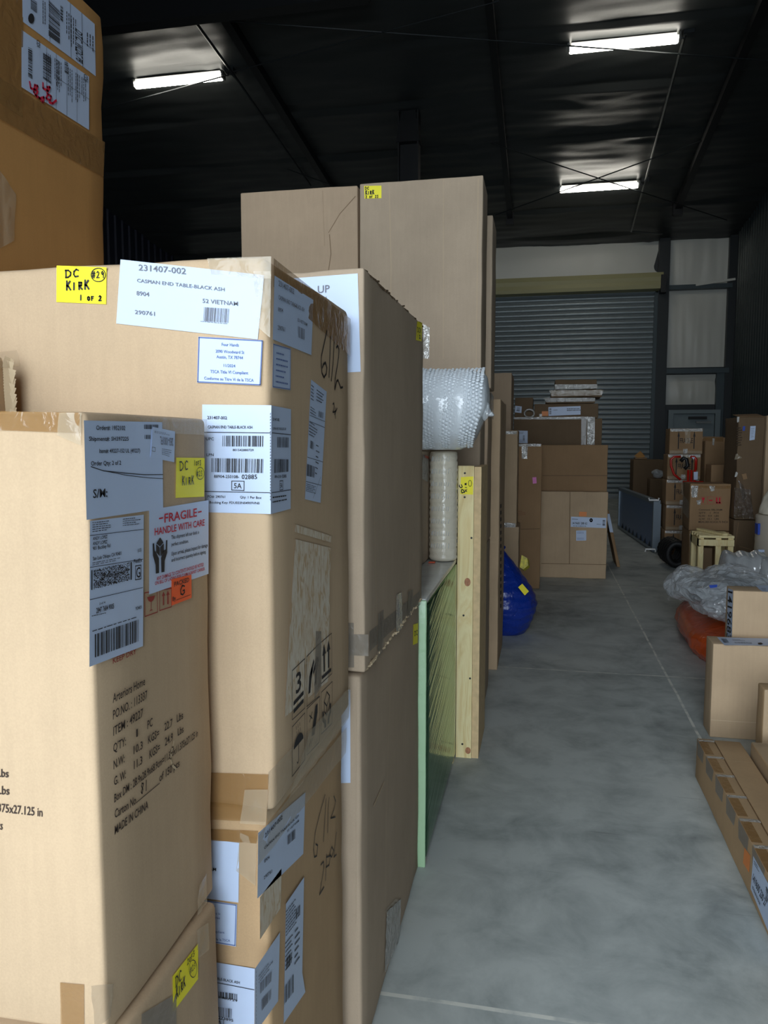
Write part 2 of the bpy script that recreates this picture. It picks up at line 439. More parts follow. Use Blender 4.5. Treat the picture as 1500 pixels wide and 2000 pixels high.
# roof lining draped between purlins, creased over each of them
PUR = 1.52
vs, fs = [], []
nx, ny = 110, 400
for j in range(ny+1):
    y = FRONT_Y + (BACK_Y+.3-FRONT_Y)*j/ny
    for i in range(nx+1):
        x = LEFT_X-.1 + (RIGHT_X-LEFT_X+.2)*i/nx
        ph = ((y-12.82)/PUR) % 1.0
        amp = .045 + .07*n3(x*.45, math.floor((y-12.82)/PUR)*3.1, 0)
        sag = -max(.006, amp)*(1-ph)**2.5 - .03*4*ph*(1-ph) + .018*n3(x*1.2, y*5, 2) + .02*n3(x*.5, y*.9, 7)
        seam = abs(((x-.52)/1.85) % 1 - .5)                       # lining strips meet every 1.85 m
        sag -= .02*max(0, 1-(.5-seam)/.03)
        vs.append((x, y, roof_z(y)+sag))
for j in range(ny):
    for i in range(nx):
        a = j*(nx+1)+i; fs.append((a, a+nx+1, a+nx+2, a+1))
ceiling = struct(obj('ceiling', vs, fs, M['roof'], None, True))
MB().add([(LEFT_X-.3, FRONT_Y-.3, roof_z(FRONT_Y-.3)+.25), (RIGHT_X+.3, FRONT_Y-.3, roof_z(FRONT_Y-.3)+.25), (RIGHT_X+.3, BACK_Y+.5, roof_z(BACK_Y+.5)+.25), (LEFT_X-.3, BACK_Y+.5, roof_z(BACK_Y+.5)+.25), (LEFT_X-.3, FRONT_Y-.3, roof_z(FRONT_Y-.3)+.4), (RIGHT_X+.3, FRONT_Y-.3, roof_z(FRONT_Y-.3)+.4), (RIGHT_X+.3, BACK_Y+.5, roof_z(BACK_Y+.5)+.4), (LEFT_X-.3, BACK_Y+.5, roof_z(BACK_Y+.5)+.4)],
    [(3,2,1,0),(4,5,6,7),(0,1,5,4),(1,2,6,5),(2,3,7,6),(3,0,4,7)]).build('sky_light_blocker', M['steel_dark'], ceiling)  # unseen slab added over the lining to stop sky light leaking in
cp = lambda mb, name, mat, **k: mb.build(name, M[mat], ceiling, **k)
for x, y0, y1, w in ((-4.25, 9.9, 16.6, .12), (-.775, FRONT_Y+.3, 17.25, .10), (2.645, FRONT_Y+.3, 17.25, .12)):
    b = MB().beam((x, y0, roof_z(y0)-.13), (x, y1, roof_z(y1)-.13), w, .14); b.beam((x, y1, roof_z(y1)-.32), (x, y1+.02, roof_z(y1)-.05), w*1.6, .12)
    cp(b, 'roof_strut', 'steel_black')
cp(MB().beam((LEFT_X, 9.75, roof_z(9.75)-.22), (-2.2, 9.75, roof_z(9.75)-.22), .2, .36), 'rafter_beam', 'steel_black')
def rod(p0, p1, r=.011): cp(MB().tube([p0, p1], r, 6), 'brace_rod', 'steel_dark')
def onroof(px, py, drop):
    d = _f + _r*((px-750)/FOC) + _u*((1000-py)/FOC); o = Vector((0, 0, EYE))
    t = (6.1+.112*BACK_Y-drop-EYE)/(d.z+.112*d.y); return o+d*t
for a, b in (((455,140),(975,2)), ((376,36),(1500,118)), ((180,218),(440,148)), ((960,280),(1420,430)), ((968,420),(1370,275)), ((840,430),(560,330))):
    rod(onroof(*a, .2), onroof(*b, .2))
c1 = [onroof(1338, 66, .1), onroof(1262, 348, .1), onroof(1233, 452, .1)]
c1 += [c1[-1]+Vector((.7, .25, -.03))]
cp(MB().tube(c1, .022, 8), 'conduit', 'conduit')
cp(MB().tube([onroof(365, 20, .1), onroof(452, 140, .1), onroof(606, 362, .1)], .022, 8), 'conduit', 'steel_dark')

# columns, walls
col = MB()
cx, cy = -2.25, 13.0; zt = roof_z(cy)-.06
for dx in (-.17, .15): col.box(cx+dx, cx+dx+.02, cy-.12, cy+.12, 0, zt)
col.box(cx-.15, cx+.15, cy-.01, cy+.01, 0, zt)
cap = MB().add([(cx-.2, cy-.14, zt-.5), (cx+.2, cy-.14, zt-.5), (cx+.2, cy+.14, zt-.5), (cx-.2, cy+.14, zt-.5), (cx-.12, cy-.1, zt), (cx+.12, cy-.1, zt), (cx+.12, cy+.1, zt), (cx-.12, cy+.1, zt)],
               [(3,2,1,0),(4,5,6,7),(0,1,5,4),(1,2,6,5),(2,3,7,6),(3,0,4,7)])
cobj = struct(col.build('trim_1', M['steel_black'])); cap.build('cap_plate', M['steel_black'], cobj)
def ribbed(xw, y0, y1, z0f, z1f, sgn, pitch=.2, depth=.035):
    vs, fs = [], []; y = y0; prof = []
    while y < y1:
        for dy, d in ((0, 0), (.45, 0), (.55, 1), (.8, 1), (.9, 0)): prof.append((min(y1, y+dy*pitch), d*depth))
        y += pitch
    prof.append((y1, 0))
    for yy, d in prof: vs += [(xw-sgn*d, yy, z0f), (xw-sgn*d, yy, z1f(yy))]
    for i in range(len(prof)-1): fs.append((2*i, 2*i+1, 2*i+3, 2*i+2) if sgn > 0 else (2*i, 2*i+2, 2*i+3, 2*i+1))
    return vs, fs
v, f = ribbed(RIGHT_X, FRONT_Y, BACK_Y+.05, 0, lambda y: roof_z(y)+.2, 1); wr = struct(obj('wall_right', v, f, M['rib_right']))
v, f = ribbed(LEFT_X, FRONT_Y, BACK_Y+.05, 0, lambda y: roof_z(y)+.2, -1, .3); struct(obj('wall_left', v, f, M['rib_left']))
for px, py in ((1432, 291), (1380, 394)):
    p = at(px, py, 0, RIGHT_X-.05); 
    MB().box(p.x-.06, p.x+.05, p.y-.05, p.y+.05, p.z-.01, p.z+.01).box(p.x-.06, p.x-.045, p.y-.05, p.y+.05, p.z-.08, p.z).build('rod_bracket', M['conduit'], wr)
    MB().tube([(p.x-.01, p.y, p.z-.04), (p.x-.02, p.y-3.0, p.z+.05)], .01, 6).build('brace_rod', M['steel_dark'], wr)
# front wall with the open loading door
zf = roof_z(FRONT_Y)+.24
wf = MB().box(LEFT_X, DOOR_X0, FRONT_Y-.15, FRONT_Y, 0, zf).box(DOOR_X1, RIGHT_X, FRONT_Y-.15, FRONT_Y, 0, zf).box(DOOR_X0, DOOR_X1, FRONT_Y-.15, FRONT_Y, DOOR_H, zf)
struct(wf.build('wall_front', M['wall_front']))
# back wall: lined bays between steel columns and girts
B = BACK_Y
struct(MB().box(LEFT_X-.2, RIGHT_X+.2, B+.05, B+.15, 0, roof_z(B)+.24).build('wall_back', M['steel_dark']))
wb_ = bpy.data.objects['wall_back']
def bay(x0, x1, z0, z1, seed):
    vs, fs = [], []; n, m = 46, 30
    for j in range(m+1):
        for i in range(n+1):
            u, w = i/n, j/m; x = x0+(x1-x0)*u; z = z0+(z1-z0)*w
            puff = .045*math.sin(math.pi*u)**.7*math.sin(math.pi*min(1, w*.93+.035))
            fold = .02*n3(x*5, z*.8, seed)+.012*n3(x*11, z*.7, seed+4)*(1-w)
            vs.append((x, B+.045-puff-fold*min(1, 4*w*(1-w)+.2), z))
    for j in range(m):
        for i in range(n):
            a = j*(n+1)+i; fs.append((a, a+1, a+n+2, a+n+1))
    obj('lining_panel', vs, fs, M['vinyl'], wb_, True)
bay(-3.4, 2.58, 5.2, 6.3, 1); bay(2.82, 4.2, 5.02, 6.3, 2); bay(2.76, 4.2, 3.12, 4.93, 3); bay(2.80, 3.95, 2.25, 2.95, 4)
bay(-9.3, -3.5, .1, 6.1, 5)
def wp(mb, name, mat): return mb.build(name, M[mat], wb_)
wp(MB().box(2.58, 2.82, B-.16, B+.05, 0, 6.15), 'column', 'steel_dark')
wp(MB().box(4.12, 4.29, B-.12, B+.05, 0, 6.1), 'column', 'steel_dark')
wp(MB().box(2.82, 4.2, B-.16, B+.04, 4.90, 5.0), 'girt', 'steel_teal')
wp(MB().beam((3.4, B-.17, 4.98), (4.25, B-.17, 5.08), .02, .05), 'lining_lath', 'vinyl')
wp(MB().box(2.70, 4.2, B-.14, B+.04, 2.97, 3.08), 'girt', 'steel_teal')
wp(MB().box(3.95, 4.2, B-.08, B+.04, 0, 2.97), 'cover_plate', 'steel_teal')
wp(MB().box(-3.6, -3.4, B-.16, B+.05, 0, 6.15), 'column', 'steel_dark')
# roller shutter
X0, X1, ZT, P = -3.3, 2.52, 4.98, .118
vs, fs, prof = [], [], []
k = 0
while k*P < ZT:
    for t in range(7):
        a = t/6; prof.append((k*P+P*a*.98, B-.06-.032*math.sin(math.pi*a)**.7))
    k += 1
for z, y in prof: vs += [(X0, y, z), (X1, y, z)]
for i in range(len(prof)-1): fs.append((2*i, 2*i+1, 2*i+3, 2*i+2))
d1 = struct(obj('door_1', vs, fs, M['slat'], None, True))
hv = MB(); pr = [(B-.08, 4.88), (B-.36, 4.90), (B-.38, 4.98), (B-.36, 5.07), (B-.38, 5.16), (B-.34, 5.27), (B-.08, 5.30)]
vv = [(x, y, z) for x in (-3.4, 2.66) for y, z in pr]; n = len(pr)
hv.add(vv, [(i, i+n, i+n+1, i+1) for i in range(n-1)]+[tuple(range(n)), tuple(range(2*n-1, n-1, -1))]); hv.build('shutter_hood', M['hood'], d1)
MB().box(2.60, 2.72, B-.42, B-.06, 4.80, 5.2).build('drum_bracket', M['steel_black'], d1)
MB().box(2.50, 2.58, B-.14, B-.02, 0, 4.85).build('guide_track', M['steel_teal'], d1)
MB().box(X0, 2.5, B-.12, B-.05, 0, .06).build('bottom_bar', M['conduit'], d1)
# personnel door
DY = B-.02
d2 = struct(MB().box(3.02, 3.95-.02, DY-.06, DY, .01, 2.02).build('door_2', M['door']))
MB().box(2.90, 3.01, DY-.12, DY+.03, 0, 2.12).box(3.94, 4.05, DY-.12, DY+.03, 0, 2.12).box(3.01, 3.94, DY-.12, DY+.03, 2.03, 2.12).build('door_frame', M['door'], d2)
MB().box(3.35, 3.75, DY-.16, DY-.07, 1.90, 1.96).build('closer_arm', M['steel_black'], d2)
MB().box(3.52, 3.85, DY-.15, DY-.07, 1.80, 1.85).build('closer_body', M['conduit'], d2)
MB().box(3.05, 3.85, DY-.12, DY-.07, 1.02, 1.07).build('push_bar', M['conduit'], d2)

# fluorescent strips under the roof lining
def lamp_mat():
    m, nt, b = nodes_of('lit_diffuser')
    b.inputs['Emission Color'].default_value = (1.0, .95, .84, 1); b.inputs['Emission Strength'].default_value = LAMP_STRENGTH
    b.inputs['Base Color'].default_value = (.9, .9, .85, 1); return m
M['lit'] = lamp_mat()
def strip(x0, x1, y, label):
    z = roof_z(y)-.12; t = thing('ceiling_light', label, 'light', ((x0+x1)/2, y, z), 'fluorescent strips under the roof')
    MB().box(x0+.02, x1-.02, y-.05, y+.05, z, z+.05).build('housing', M['white_plastic'], t)
    rr = MB(); pts = 8; vv = []
    for x, s in ((x0-.005, .82), (x0+.01, 1), (x1-.01, 1), (x1+.005, .82)):
        vv += [(x, y+.07*s*math.cos(math.pi+math.pi*i/pts), z+.002+.075*s*math.sin(math.pi+math.pi*i/pts)) for i in range(pts+1)]
    fs = []; n = pts+1
    for k in range(3):
        for i in range(pts): fs.append((k*n+i, k*n+i+1, (k+1)*n+i+1, (k+1)*n+i))
        fs.append((k*n+pts, k*n, (k+1)*n, (k+1)*n+pts))
    fs += [tuple(range(n-1, -1, -1)), tuple(range(3*n, 4*n))]
    rr.add(vv, fs); rr.build('diffuser', M['lit'], t)
    for x in (x0-.03, x1): MB().box(x, x+.03, y-.06, y+.06, z-.06, z+.05).build('end_cap', M['conduit'], t)
    for x in (x0+.3, x1-.34): MB().box(x, x+.04, y-.015, y+.015, z+.05, roof_z(y)+.03).build('hanger', M['steel_dark'], t)
    MB().box(x1+.06, x1+.2, y-.07, y+.07, z+.02, z+.14).build('junction_box', M['steel_dark'], t)
    MB().tube([(x1+.03, y, z), (x1+.09, y, z-.02), (x1+.1, y, z+.04)], .012, 6).build('feed_cable', M['steel_black'], t)
strip(.27, 1.71, 11.6, 'lit fluorescent strip nearer the camera on the right half of the roof')
strip(.25, 1.72, 16.1, 'lit fluorescent strip farthest back, above the roller shutter')
strip(-6.27, -4.84, 11.4, 'lit fluorescent strip on the left half of the roof above the tall cartons')
# ---------------------------------------------------------------- left row, nearest the camera
z1, z2, z3 = zoom(0,0,3.0), zoom(0,480,3.571), zoom(220,490,3.125)
z4, z5, z6, z7, z8 = zoom(140,780,3.704), zoom(380,720,4.166), zoom(0,1280,3.571), zoom(400,1150,3.261), zoom(100,1550,1.974)
y1, y2, y3, y4, y5, y6, y7, y8 = zoom(440,320,2.679), zoom(560,520,4.167), zoom(660,1150,3.333), zoom(800,700,4.444), zoom(940,720,4.546), zoom(960,420,2.778), zoom(1180,790,4.6875), zoom(1270,1080,4.761)
x1 = zoom(1320,1400,4.35)
def T(ink, z, s, *p): ink.text(s, *z(*p))

# --- small square carton in front, stacked on its twin
bx = dict(x0=-.745, x1=-.457, y0=.71, y1=.998, z0=.692, z1=1.378)
b1 = carton('tan carton nearest the camera with the red fragile label, atop its twin', **bx, mat='kraft', r=.007, wear=.003, group=None)
fc = faces(**bx); R, Fr = fc['R'], fc['F']
tape(b1, Fr, [(-60,802),(157,806),(158,846),(-60,838)], 'tape_brown', .0012, name='tape', seed=1)
tape(b1, Fr, [(118,806),(160,806),(160,870),(112,850)], 'tape_clear', .003, seed=2)
tape(b1, R, [(262,814),(404,819),(404,850),(322,846)], 'tape_clear', .0006, off=.0004, seed=4)
l = paper(b1, R, z4((88,152),(655,165),(662,790),(108,872)), name='order_label', lab='white order label')
k = Ink(R)
T(k,z4,'Order#: 1952102',(178,221),(388,223),(178,188)); T(k,z4,'Shipment#: SH397225',(125,300),(412,299),(125,269))
T(k,z4,'Item#: 49227-152 UL (49227)',(200,388),(495,384),(200,358)); T(k,z4,'Order Qty: 2 of 2',(140,479),(358,473),(140,447)); T(k,z4,'S/M:',(155,714),(258,704),(155,652))
k.bars(z4((525,183),(627,183),(627,215),(525,215)),18,3); k.bars(z4((528,257),(572,257),(572,287),(528,287)),8,4)
k.stroke(z4((140,487),(230,517),(400,535),(520,545),(660,544)),.0009); k.stroke(z4((225,515),(400,550),(560,568),(662,574)),.0007)  # creases in the label, drawn as thin dark strokes among the print
k.build('printing', M['ink'], l)
l = paper(b1, R, z4((585,198),(748,232),(742,455),(572,420)), name='part_label', off=.0018, lab='small white label stuck on upside down')
k = Ink(R,.0024); T(k,z4,'283-1001FL',(735,282),(640,268),(735,338)); k.lines(z4((600,225),(735,250),(735,268),(598,244)),2,3); k.lines(z4((655,352),(738,365),(735,430),(652,400)),4,5)
k.frame(z4((582,345),(606,350),(604,378),(580,372)),.0006); k.build('printing', M['ink_grey'], l)
l = paper(b1, R, z4((757,421),(962,424),(958,704),(752,713)), 'yellow', 'note', lab='yellow note with handwriting')
k = Ink(R,.002); k.hand('DC',*z4((782,515),(852,506),(782,450)),.0016); k.hand('1OF3',*z4((885,478),(940,476),(885,442)),.0012)
c = z4((930,535))[0]; k.ring(c,28/3.704,44/3.704,.0009); k.hand('#23',*z4((905,558),(950,552),(905,520)),.001); k.hand('KIRK',*z4((800,620),(890,612),(800,556)),.0017)
k.build('handwriting', M['marker'], l)
l = paper(b1, R, z4((560,800),(990,729),(990,1262),(560,1412)), name='fragile_label', off=.0014, lab='white and red fragile label')
k = Ink(R,.0021); T(k,z4,'FRAGILE',(671,892),(906,846),(671,828)); T(k,z4,'HANDLE WITH CARE',(600,984),(962,912),(600,932))
for q in (((632,868),(662,862),(662,852),(632,858)),((914,822),(940,816),(940,806),(914,812))): k.poly(z4(*q))
k.build('red_heading', M['ink_red'], l); k = Ink(R,.0021)
T(k,z4,'ANY DAMAGE TO CONTENTS SHOULD BE NOTED',(615,1311),(955,1205),(615,1284)); T(k,z4,'ON BILL OF LADING FOR CLAIM AGAINST CARRIER.',(603,1345),(965,1235),(603,1320)); k.build('red_printing', M['ink_red'], l)
k = Ink(R,.0021); T(k,z4,'This shipment left our dock in',(722,1012),(922,972),(722,985)); T(k,z4,'perfect condition.',(722,1062),(846,1036),(722,1036)); T(k,z4,'Upon arrival, please inspect for damage',(722,1132),(984,1066),(722,1103)); T(k,z4,'and incorrect quantity before signing.',(722,1176),(972,1112),(722,1150))
for q in (((640,998),(664,1036),(638,1064),(612,1042)),((611,1047),(636,1070),(637,1136),(611,1106)),((641,1069),(666,1042),(667,1100),(642,1136)),
          ((586,1045),(597,1040),(600,1096),(608,1100),(631,1150),(632,1256),(609,1261),(607,1198),(588,1130)),((682,1020),(692,1017),(691,1108),(673,1168),(671,1248),(649,1252),(647,1150),(660,1100),(680,1085))): k.poly(z4(*q))
k.build('black_printing', M['ink'], l)
l = paper(b1, R, z4((722,1302),(866,1268),(868,1436),(724,1492)), 'orange', 'packed_sticker', off=.0024, lab='orange packed sticker')
k = Ink(R,.0031); T(k,z4,'PACKED',(742,1355),(850,1318),(742,1322)); T(k,z4,'By',(730,1461),(754,1451),(730,1430)); k.stroke(z4((757,1453),(860,1413)),.0006); k.hand('G',*z4((785,1420),(835,1402),(785,1352)),.002); k.build('printing', M['ink'], l)
l = paper(b1, R, z4((132,880),(522,834),(516,1785),(128,1936)), name='shipping_label', off=.0012, lab='tall white shipping label')
k = Ink(R,.0019)
for s, a in (('ANDY LOPEZ',((153,1020),(258,1004),(153,996))),('ANDY LOPEZ',((153,1056),(258,1041),(153,1031))),('901 Buckley Rd',((153,1093),(278,1069),(153,1066))),('San Luis Obispo CA 93401',((153,1166),(360,1124),(153,1140))),
             ('FedEx',((450,1186),(510,1175),(450,1159))),('2 of 4',((200,1487),(243,1475),(200,1472))),('2847 7684 9005',((178,1548),(306,1512),(178,1510))),('93401',((463,1526),(507,1513),(463,1502))),('(US)',((478,1106),(505,1098),(478,1082)))): T(k,z4,s,*a)
k.frame(z4((461,1206),(502,1199),(502,1298),(461,1306)),.001); T(k,z4,'G',(467,1292),(497,1286),(467,1217))
k.lines(z4((150,885),(340,865),(340,940),(150,965)),5,7); k.lines(z4((370,860),(510,845),(510,905),(370,920)),4,8)
k.lines(z4((150,1178),(430,1125),(430,1150),(150,1205)),2,9); k.lines(z4((145,1560),(290,1528),(290,1543),(145,1576)),1,9)
for a, b in (((132,986),(520,940)),((132,1216),(516,1156)),((132,1450),(514,1362))): k.stroke(z4(a,b),.0006)
rnd = random.Random(5); q = z4((160,1232),(420,1180),(420,1308),(160,1374))
for j in range(26):
    for i in range(44):
        if rnd.random() < .45: k.uvpoly(q, [(i/44,j/26),((i+1)/44,j/26),((i+1)/44,(j+1)/26),(i/44,(j+1)/26)])
for q in (((142,1236),(150,1234),(150,1378),(142,1380)),((426,1178),(435,1176),(435,1304),(426,1307))): k.poly(z4(*q))
k.bars(z4((168,1700),(485,1592),(485,1750),(168,1868)),34,11); k.lines(z4((150,1668),(490,1560),(490,1578),(150,1688)),1,3,full=1.3)
k.build('printing', M['ink'], l)
k = Ink(R,.0011); k.frame(z4((528,1400),(617,1384),(621,1538),(530,1571)),.0013); k.frame(z4((637,1382),(722,1366),(722,1500),(636,1528)),.0013)
k.poly(z4((545,1432),(604,1418),(590,1455),(577,1464),(576,1520),(590,1522),(560,1535),(572,1521),(573,1466),(556,1458)))
for x in (664,696): k.poly(z4((x-12,1425-(x-664)*.2),(x,1390-(x-664)*.2),(x+12,1419-(x-664)*.2),(x+4,1420-(x-664)*.2),(x+5,1488-(x-664)*.2),(x-5,1490-(x-664)*.2),(x-4,1423-(x-664)*.2)))
k.build('handling_symbols', M['ink_darkred'], b1)
k = Ink(R,.0008); T(k,z4,'KEEP DRY',(298,1912),(468,1838),(298,1872)); k.build('red_printing', M['ink_darkred'], b1)
k = Ink(R,.0009)
for s, a in (('Arteriors Home',((787,332),(1012,205),(787,270))),('PO.NO. : 113337',((788,448),(1027,300),(788,385))),('ITEM : 49227',((790,562),(998,425),(790,500))),("Q'TY:",((790,678),(878,625),(790,618))),('1',((950,570),(961,565),(950,517))),('PC',((1028,515),(1064,490),(1028,457))),
    ('N.W:',((792,795),(868,745),(792,735))),('10.3',((932,690),(995,650),(932,634))),('KGS=',((1033,618),(1110,565),(1033,562))),('22.7',((1147,528),(1203,492),(1147,474))),('Lbs',((1233,468),(1277,440),(1233,414))),
    ('G. W:',((795,910),(878,855),(795,850))),('11.3',((934,795),(992,755),(934,738))),('KGS=',((1042,722),(1115,665),(1042,664))),('24.9',((1150,633),(1206,592),(1150,577))),('Lbs',((1240,562),(1280,535),(1240,511))),
    ('Box DM : 28.9x28.9x68.9cm=11.375x11.375x27.125 in',((797,1028),(1380,562),(797,970))),('Carton No.',((800,1138),(955,1030),(800,1078))),('of 150 pcs',((1112,882),(1252,772),(1112,828))),('MADE IN CHINA',((800,1252),(1033,1066),(800,1192)))): T(k,z6,s,*a)
k.stroke(z6((955,1024),(1113,892)),.001); k.build('printing', M['ink_soft'], b1)
k = Ink(R,.0009); k.hand('81',*z6((982,972),(1040,928),(982,898)),.0014); k.build('handwriting', M['marker'], b1)
k = Ink(Fr,.0009)
for s, a in (('22.7 Lbs',((-150,838),(58,852),(-150,782))),('24.9 Lbs',((-150,958),(64,973),(-150,900))),('11.375x27.125 in',((-75,1083),(295,1125),(-75,1025))),('of 150 pcs',((-180,1195),(17,1217),(-180,1135)))): T(k,z6,s,*a)
k.build('printing', M['ink_soft'], b1)
tape(b1, Fr, [(118,1918),(165,1922),(165,2012),(120,2008)], 'tape_brown', seed=8); tape(b1, R, [(174,1925),(220,1921),(214,1985),(184,2012)], 'tape_clear', .004, seed=9)
tape(b1, R, [(385,1728),(402,1705),(402,1764),(384,1788)], 'tape_clear', .004, seed=10)
k = Ink(R,.001); k.stroke(z6((1212,600),(1205,640),(1195,680),(1190,720),(1200,765),(1225,790)),.003); k.build('scuff', M['inner'], b1)

bx = dict(x0=-.735, x1=-.447, y0=.70, y1=.985, z0=0, z1=.689)
b1b = carton('lower small carton at the bottom edge with a yellow note, under its twin', **bx, mat='kraft', r=.009)
R = faces(**bx)['R']
tape(b1b, R, z8((345,850),(480,770),(480,1000),(340,1000)), 'tape_grey', seed=11)
tape(b1b, R, z8((560,525),(604,497),(606,600),(560,640)), 'tape_clear', seed=12)
l = paper(b1b, R, z8((468,705),(567,578),(566,715),(470,843)), 'yellow', 'note', lab='yellow note with handwriting')
k = Ink(R,.002); k.hand('DC',*z8((480,748),(506,712),(480,708)),.0018); k.hand('KIRK',*z8((483,792),(520,738),(482,750)),.0018); k.hand('2OF3',*z8((525,662),(555,620),(525,640)),.0013)
c = z8((547,675))[0]; k.ring(c,7.5,17,.001); k.hand('#23',*z8((536,695),(558,668),(536,672)),.001); k.build('handwriting', M['marker'], l)

# --- tall carton beside them, cut by the left edge of the picture
bx = dict(x0=-1.15, x1=-.762, y0=.74, y1=.995, z0=0, z1=1.472)
bl = carton('tan carton with torn taped corner cut by the left picture edge, behind nearest stack', **bx, mat='kraft', r=.008, wear=.006)
mb = MB(); rnd = random.Random(3)
for i in range(22):
    z = 1.47-.09*(i/21)**1.2; mb.add([(-.762,.99,z),(-.757+rnd.uniform(0,.005),.998+rnd.uniform(0,.004),z-.004),(-.757,.997,z-.018),(-.763,.985,z-.014)],[(0,1,2,3)])
mb.build('torn_edge', M['inner'], bl)
tape(bl, faces(**bx)['R'], [(-10,688),(29,684),(36,716),(-10,720)], 'tape_clear', .006, seed=14)

# --- two large cartons, one on the other
bx = dict(x0=-1.2, x1=-.376, y0=1.03, y1=1.487, z0=.803, z1=1.604)
b2 = carton('large tan carton with a wrap-around barcode label on its corner, upper of two', **bx, mat='kraft', r=.012, wear=.004)
fc = faces(**bx); R, Fr = fc['R'], fc['F']
l = paper(b2, Fr, z2((395,138),(743,150),(740,408),(393,392)), 'yellow', 'note', lab='yellow note with handwriting')
k = Ink(Fr,.002); k.hand('DC',*z2((455,222),(565,214),(455,170)),.0022); k.hand('KIRK',*z2((462,308),(632,300),(462,246)),.0026); k.hand('1 OF 2',*z2((555,378),(715,384),(555,344)),.002)
k.ring(z2((685,203))[0],50/3.571,47/3.571,.0012); k.hand('#29',*z2((640,225),(735,222),(640,180)),.0014); k.build('handwriting', M['marker'], l)
l = paper(b2, Fr, z3((48,52),(925,148),(885,540),(22,443)), name='carton_label', lab='large white carton label')
k = Ink(Fr,.002)
for s, a in (('231407-002',((158,118),(447,142),(158,82))),('CASPIAN END TABLE-BLACK ASH',((148,190),(683,246),(148,169))),('8904',((145,270),(223,278),(145,244))),('52 VIETNAM',((548,316),(765,335),(548,291))),('290761',((135,384),(257,396),(135,360)))): T(k,z3,s,*a)
k.bars(z3((558,343),(716,353),(710,440),(552,428)),26,21); k.lines(z3((535,425),(725,442),(725,452),(535,434)),1,2); k.build('printing', M['ink_grey'], l)
l = paper(b2, Fr, z3((523,523),(917,545),(903,822),(515,804)), name='compliance_label', off=.0014, lab='blue-framed white label')
k = Ink(Fr,.0022)
for s, a in (('Four Hands',((665,580),(770,584),(665,561))),('2090 Woodward St',((628,621),(803,629),(628,602))),('Austin, TX 78744',((633,655),(795,662),(633,636))),('11/2024',((677,708),(748,711),(677,690))),('TSCA Title VI Compliant',((595,745),(827,754),(595,726))),('Conforme au Titre Vi de la TSCA',((558,785),(860,799),(558,767)))): T(k,z3,s,*a)
k.frame(z3((527,528),(912,549),(899,817),(519,799)),.0016); k.build('printing', M['ink_blue'], l)
l = paper(b2, Fr, z5((62,292),(625,298),(620,1183),(62,1168)), name='barcode_label', lab='white barcode label folded round the corner', quad2=z5((626,299),(785,330),(782,1140),(622,1184)), face2=R)
k = Ink(Fr,.002)
for s, a in (('231407-002',((103,410),(263,413),(103,385))),('CASPIAN END TABLE-BLACK ASH',((107,485),(470,488),(107,463))),('UPC',((93,583),(156,583),(93,560))),('801542880729',((310,670),(480,671),(310,653))),('LPN',((98,712),(155,712),(98,690))),('88904-250108-',((158,888),(362,892),(158,864))),('02885',((383,898),(508,898),(383,862))),('5A',((320,973),(383,975),(320,931))),('PO#: 290761',((106,1050),(248,1053),(106,1030))),('Qty: 1 Per Box',((370,1055),(545,1060),(370,1035))),('Booking Key: FDU033N04909VN0',((122,1097),(528,1104),(122,1078)))): T(k,z5,s,*a)
k.bars(z5((227,545),(562,547),(560,635),(227,632)),30,31); k.bars(z5((138,728),(562,735),(558,850),(138,842)),42,32)
k.stroke(z5((62,517),(618,523)),.001); k.stroke(z5((62,998),(616,1010)),.001); k.frame(z5((302,915),(403,916),(402,992),(302,988)),.001)
for i in range(30): k.stroke(z5((617,362+i*24),(616,374+i*24)),.0008)
k.build('printing', M['ink'], l)
k = Ink(R,.002)
for s, a in (('231407-002',((637,422),(690,428),(637,400))),('CASPIAN END TABLE-BLACK ASH',((637,497),(745,500),(637,477))),('02885',((712,888),(748,886),(712,863))),('88904-250108-',((652,890),(708,888),(652,868))),('5A',((696,972),(715,968),(696,932)))): T(k,z5,s,*a)
k.bars(z5((672,556),(768,560),(766,642),(672,641)),22,33); k.bars(z5((650,736),(767,738),(766,838),(648,850)),26,34); k.stroke(z5((632,523),(783,538)),.001); k.stroke(z5((630,1010),(783,986)),.001)
k.frame(z5((693,914),(720,912),(719,984),(693,990)),.001); k.lines(z5((635,1030),(770,1015),(768,1075),(635,1105)),2,6); k.build('printing', M['ink'], l)
l = paper(b2, R, z3((988,150),(1225,300),(1213,636),(977,540)), name='carton_label', lab='white carton label')
k = Ink(R,.002)
for s, a in (('231407-002',((1013,212),(1108,265),(1013,178))),('CASPIAN END TABLE-BLACK ASH',((1013,294),(1170,372),(1013,268))),('8904',((1010,368),(1040,376),(1010,344))),('52 VIETNAM',((1130,430),(1188,460),(1130,410))),('290761',((1008,480),(1052,493),(1008,453)))): T(k,z3,s,*a)
k.bars(z3((1132,460),(1173,478),(1172,545),(1132,527)),16,22); k.build('printing', M['ink_grey'], l)
l = paper(b2, R, z3((980,565),(1088,598),(1086,850),(975,834)), name='compliance_label', lab='narrow white label')
k = Ink(R,.0018); k.lines(z3((1000,605),(1075,625),(1070,830),(995,815)),6,4,.25); k.frame(z3((983,570),(1085,601),(1083,845),(979,829)),.0012); k.build('printing', M['ink_blue'], l)
l = paper(b2, R, z5((948,88),(1075,187),(1025,1092),(898,1062)), name='shipping_label', lab='tall white shipping label')
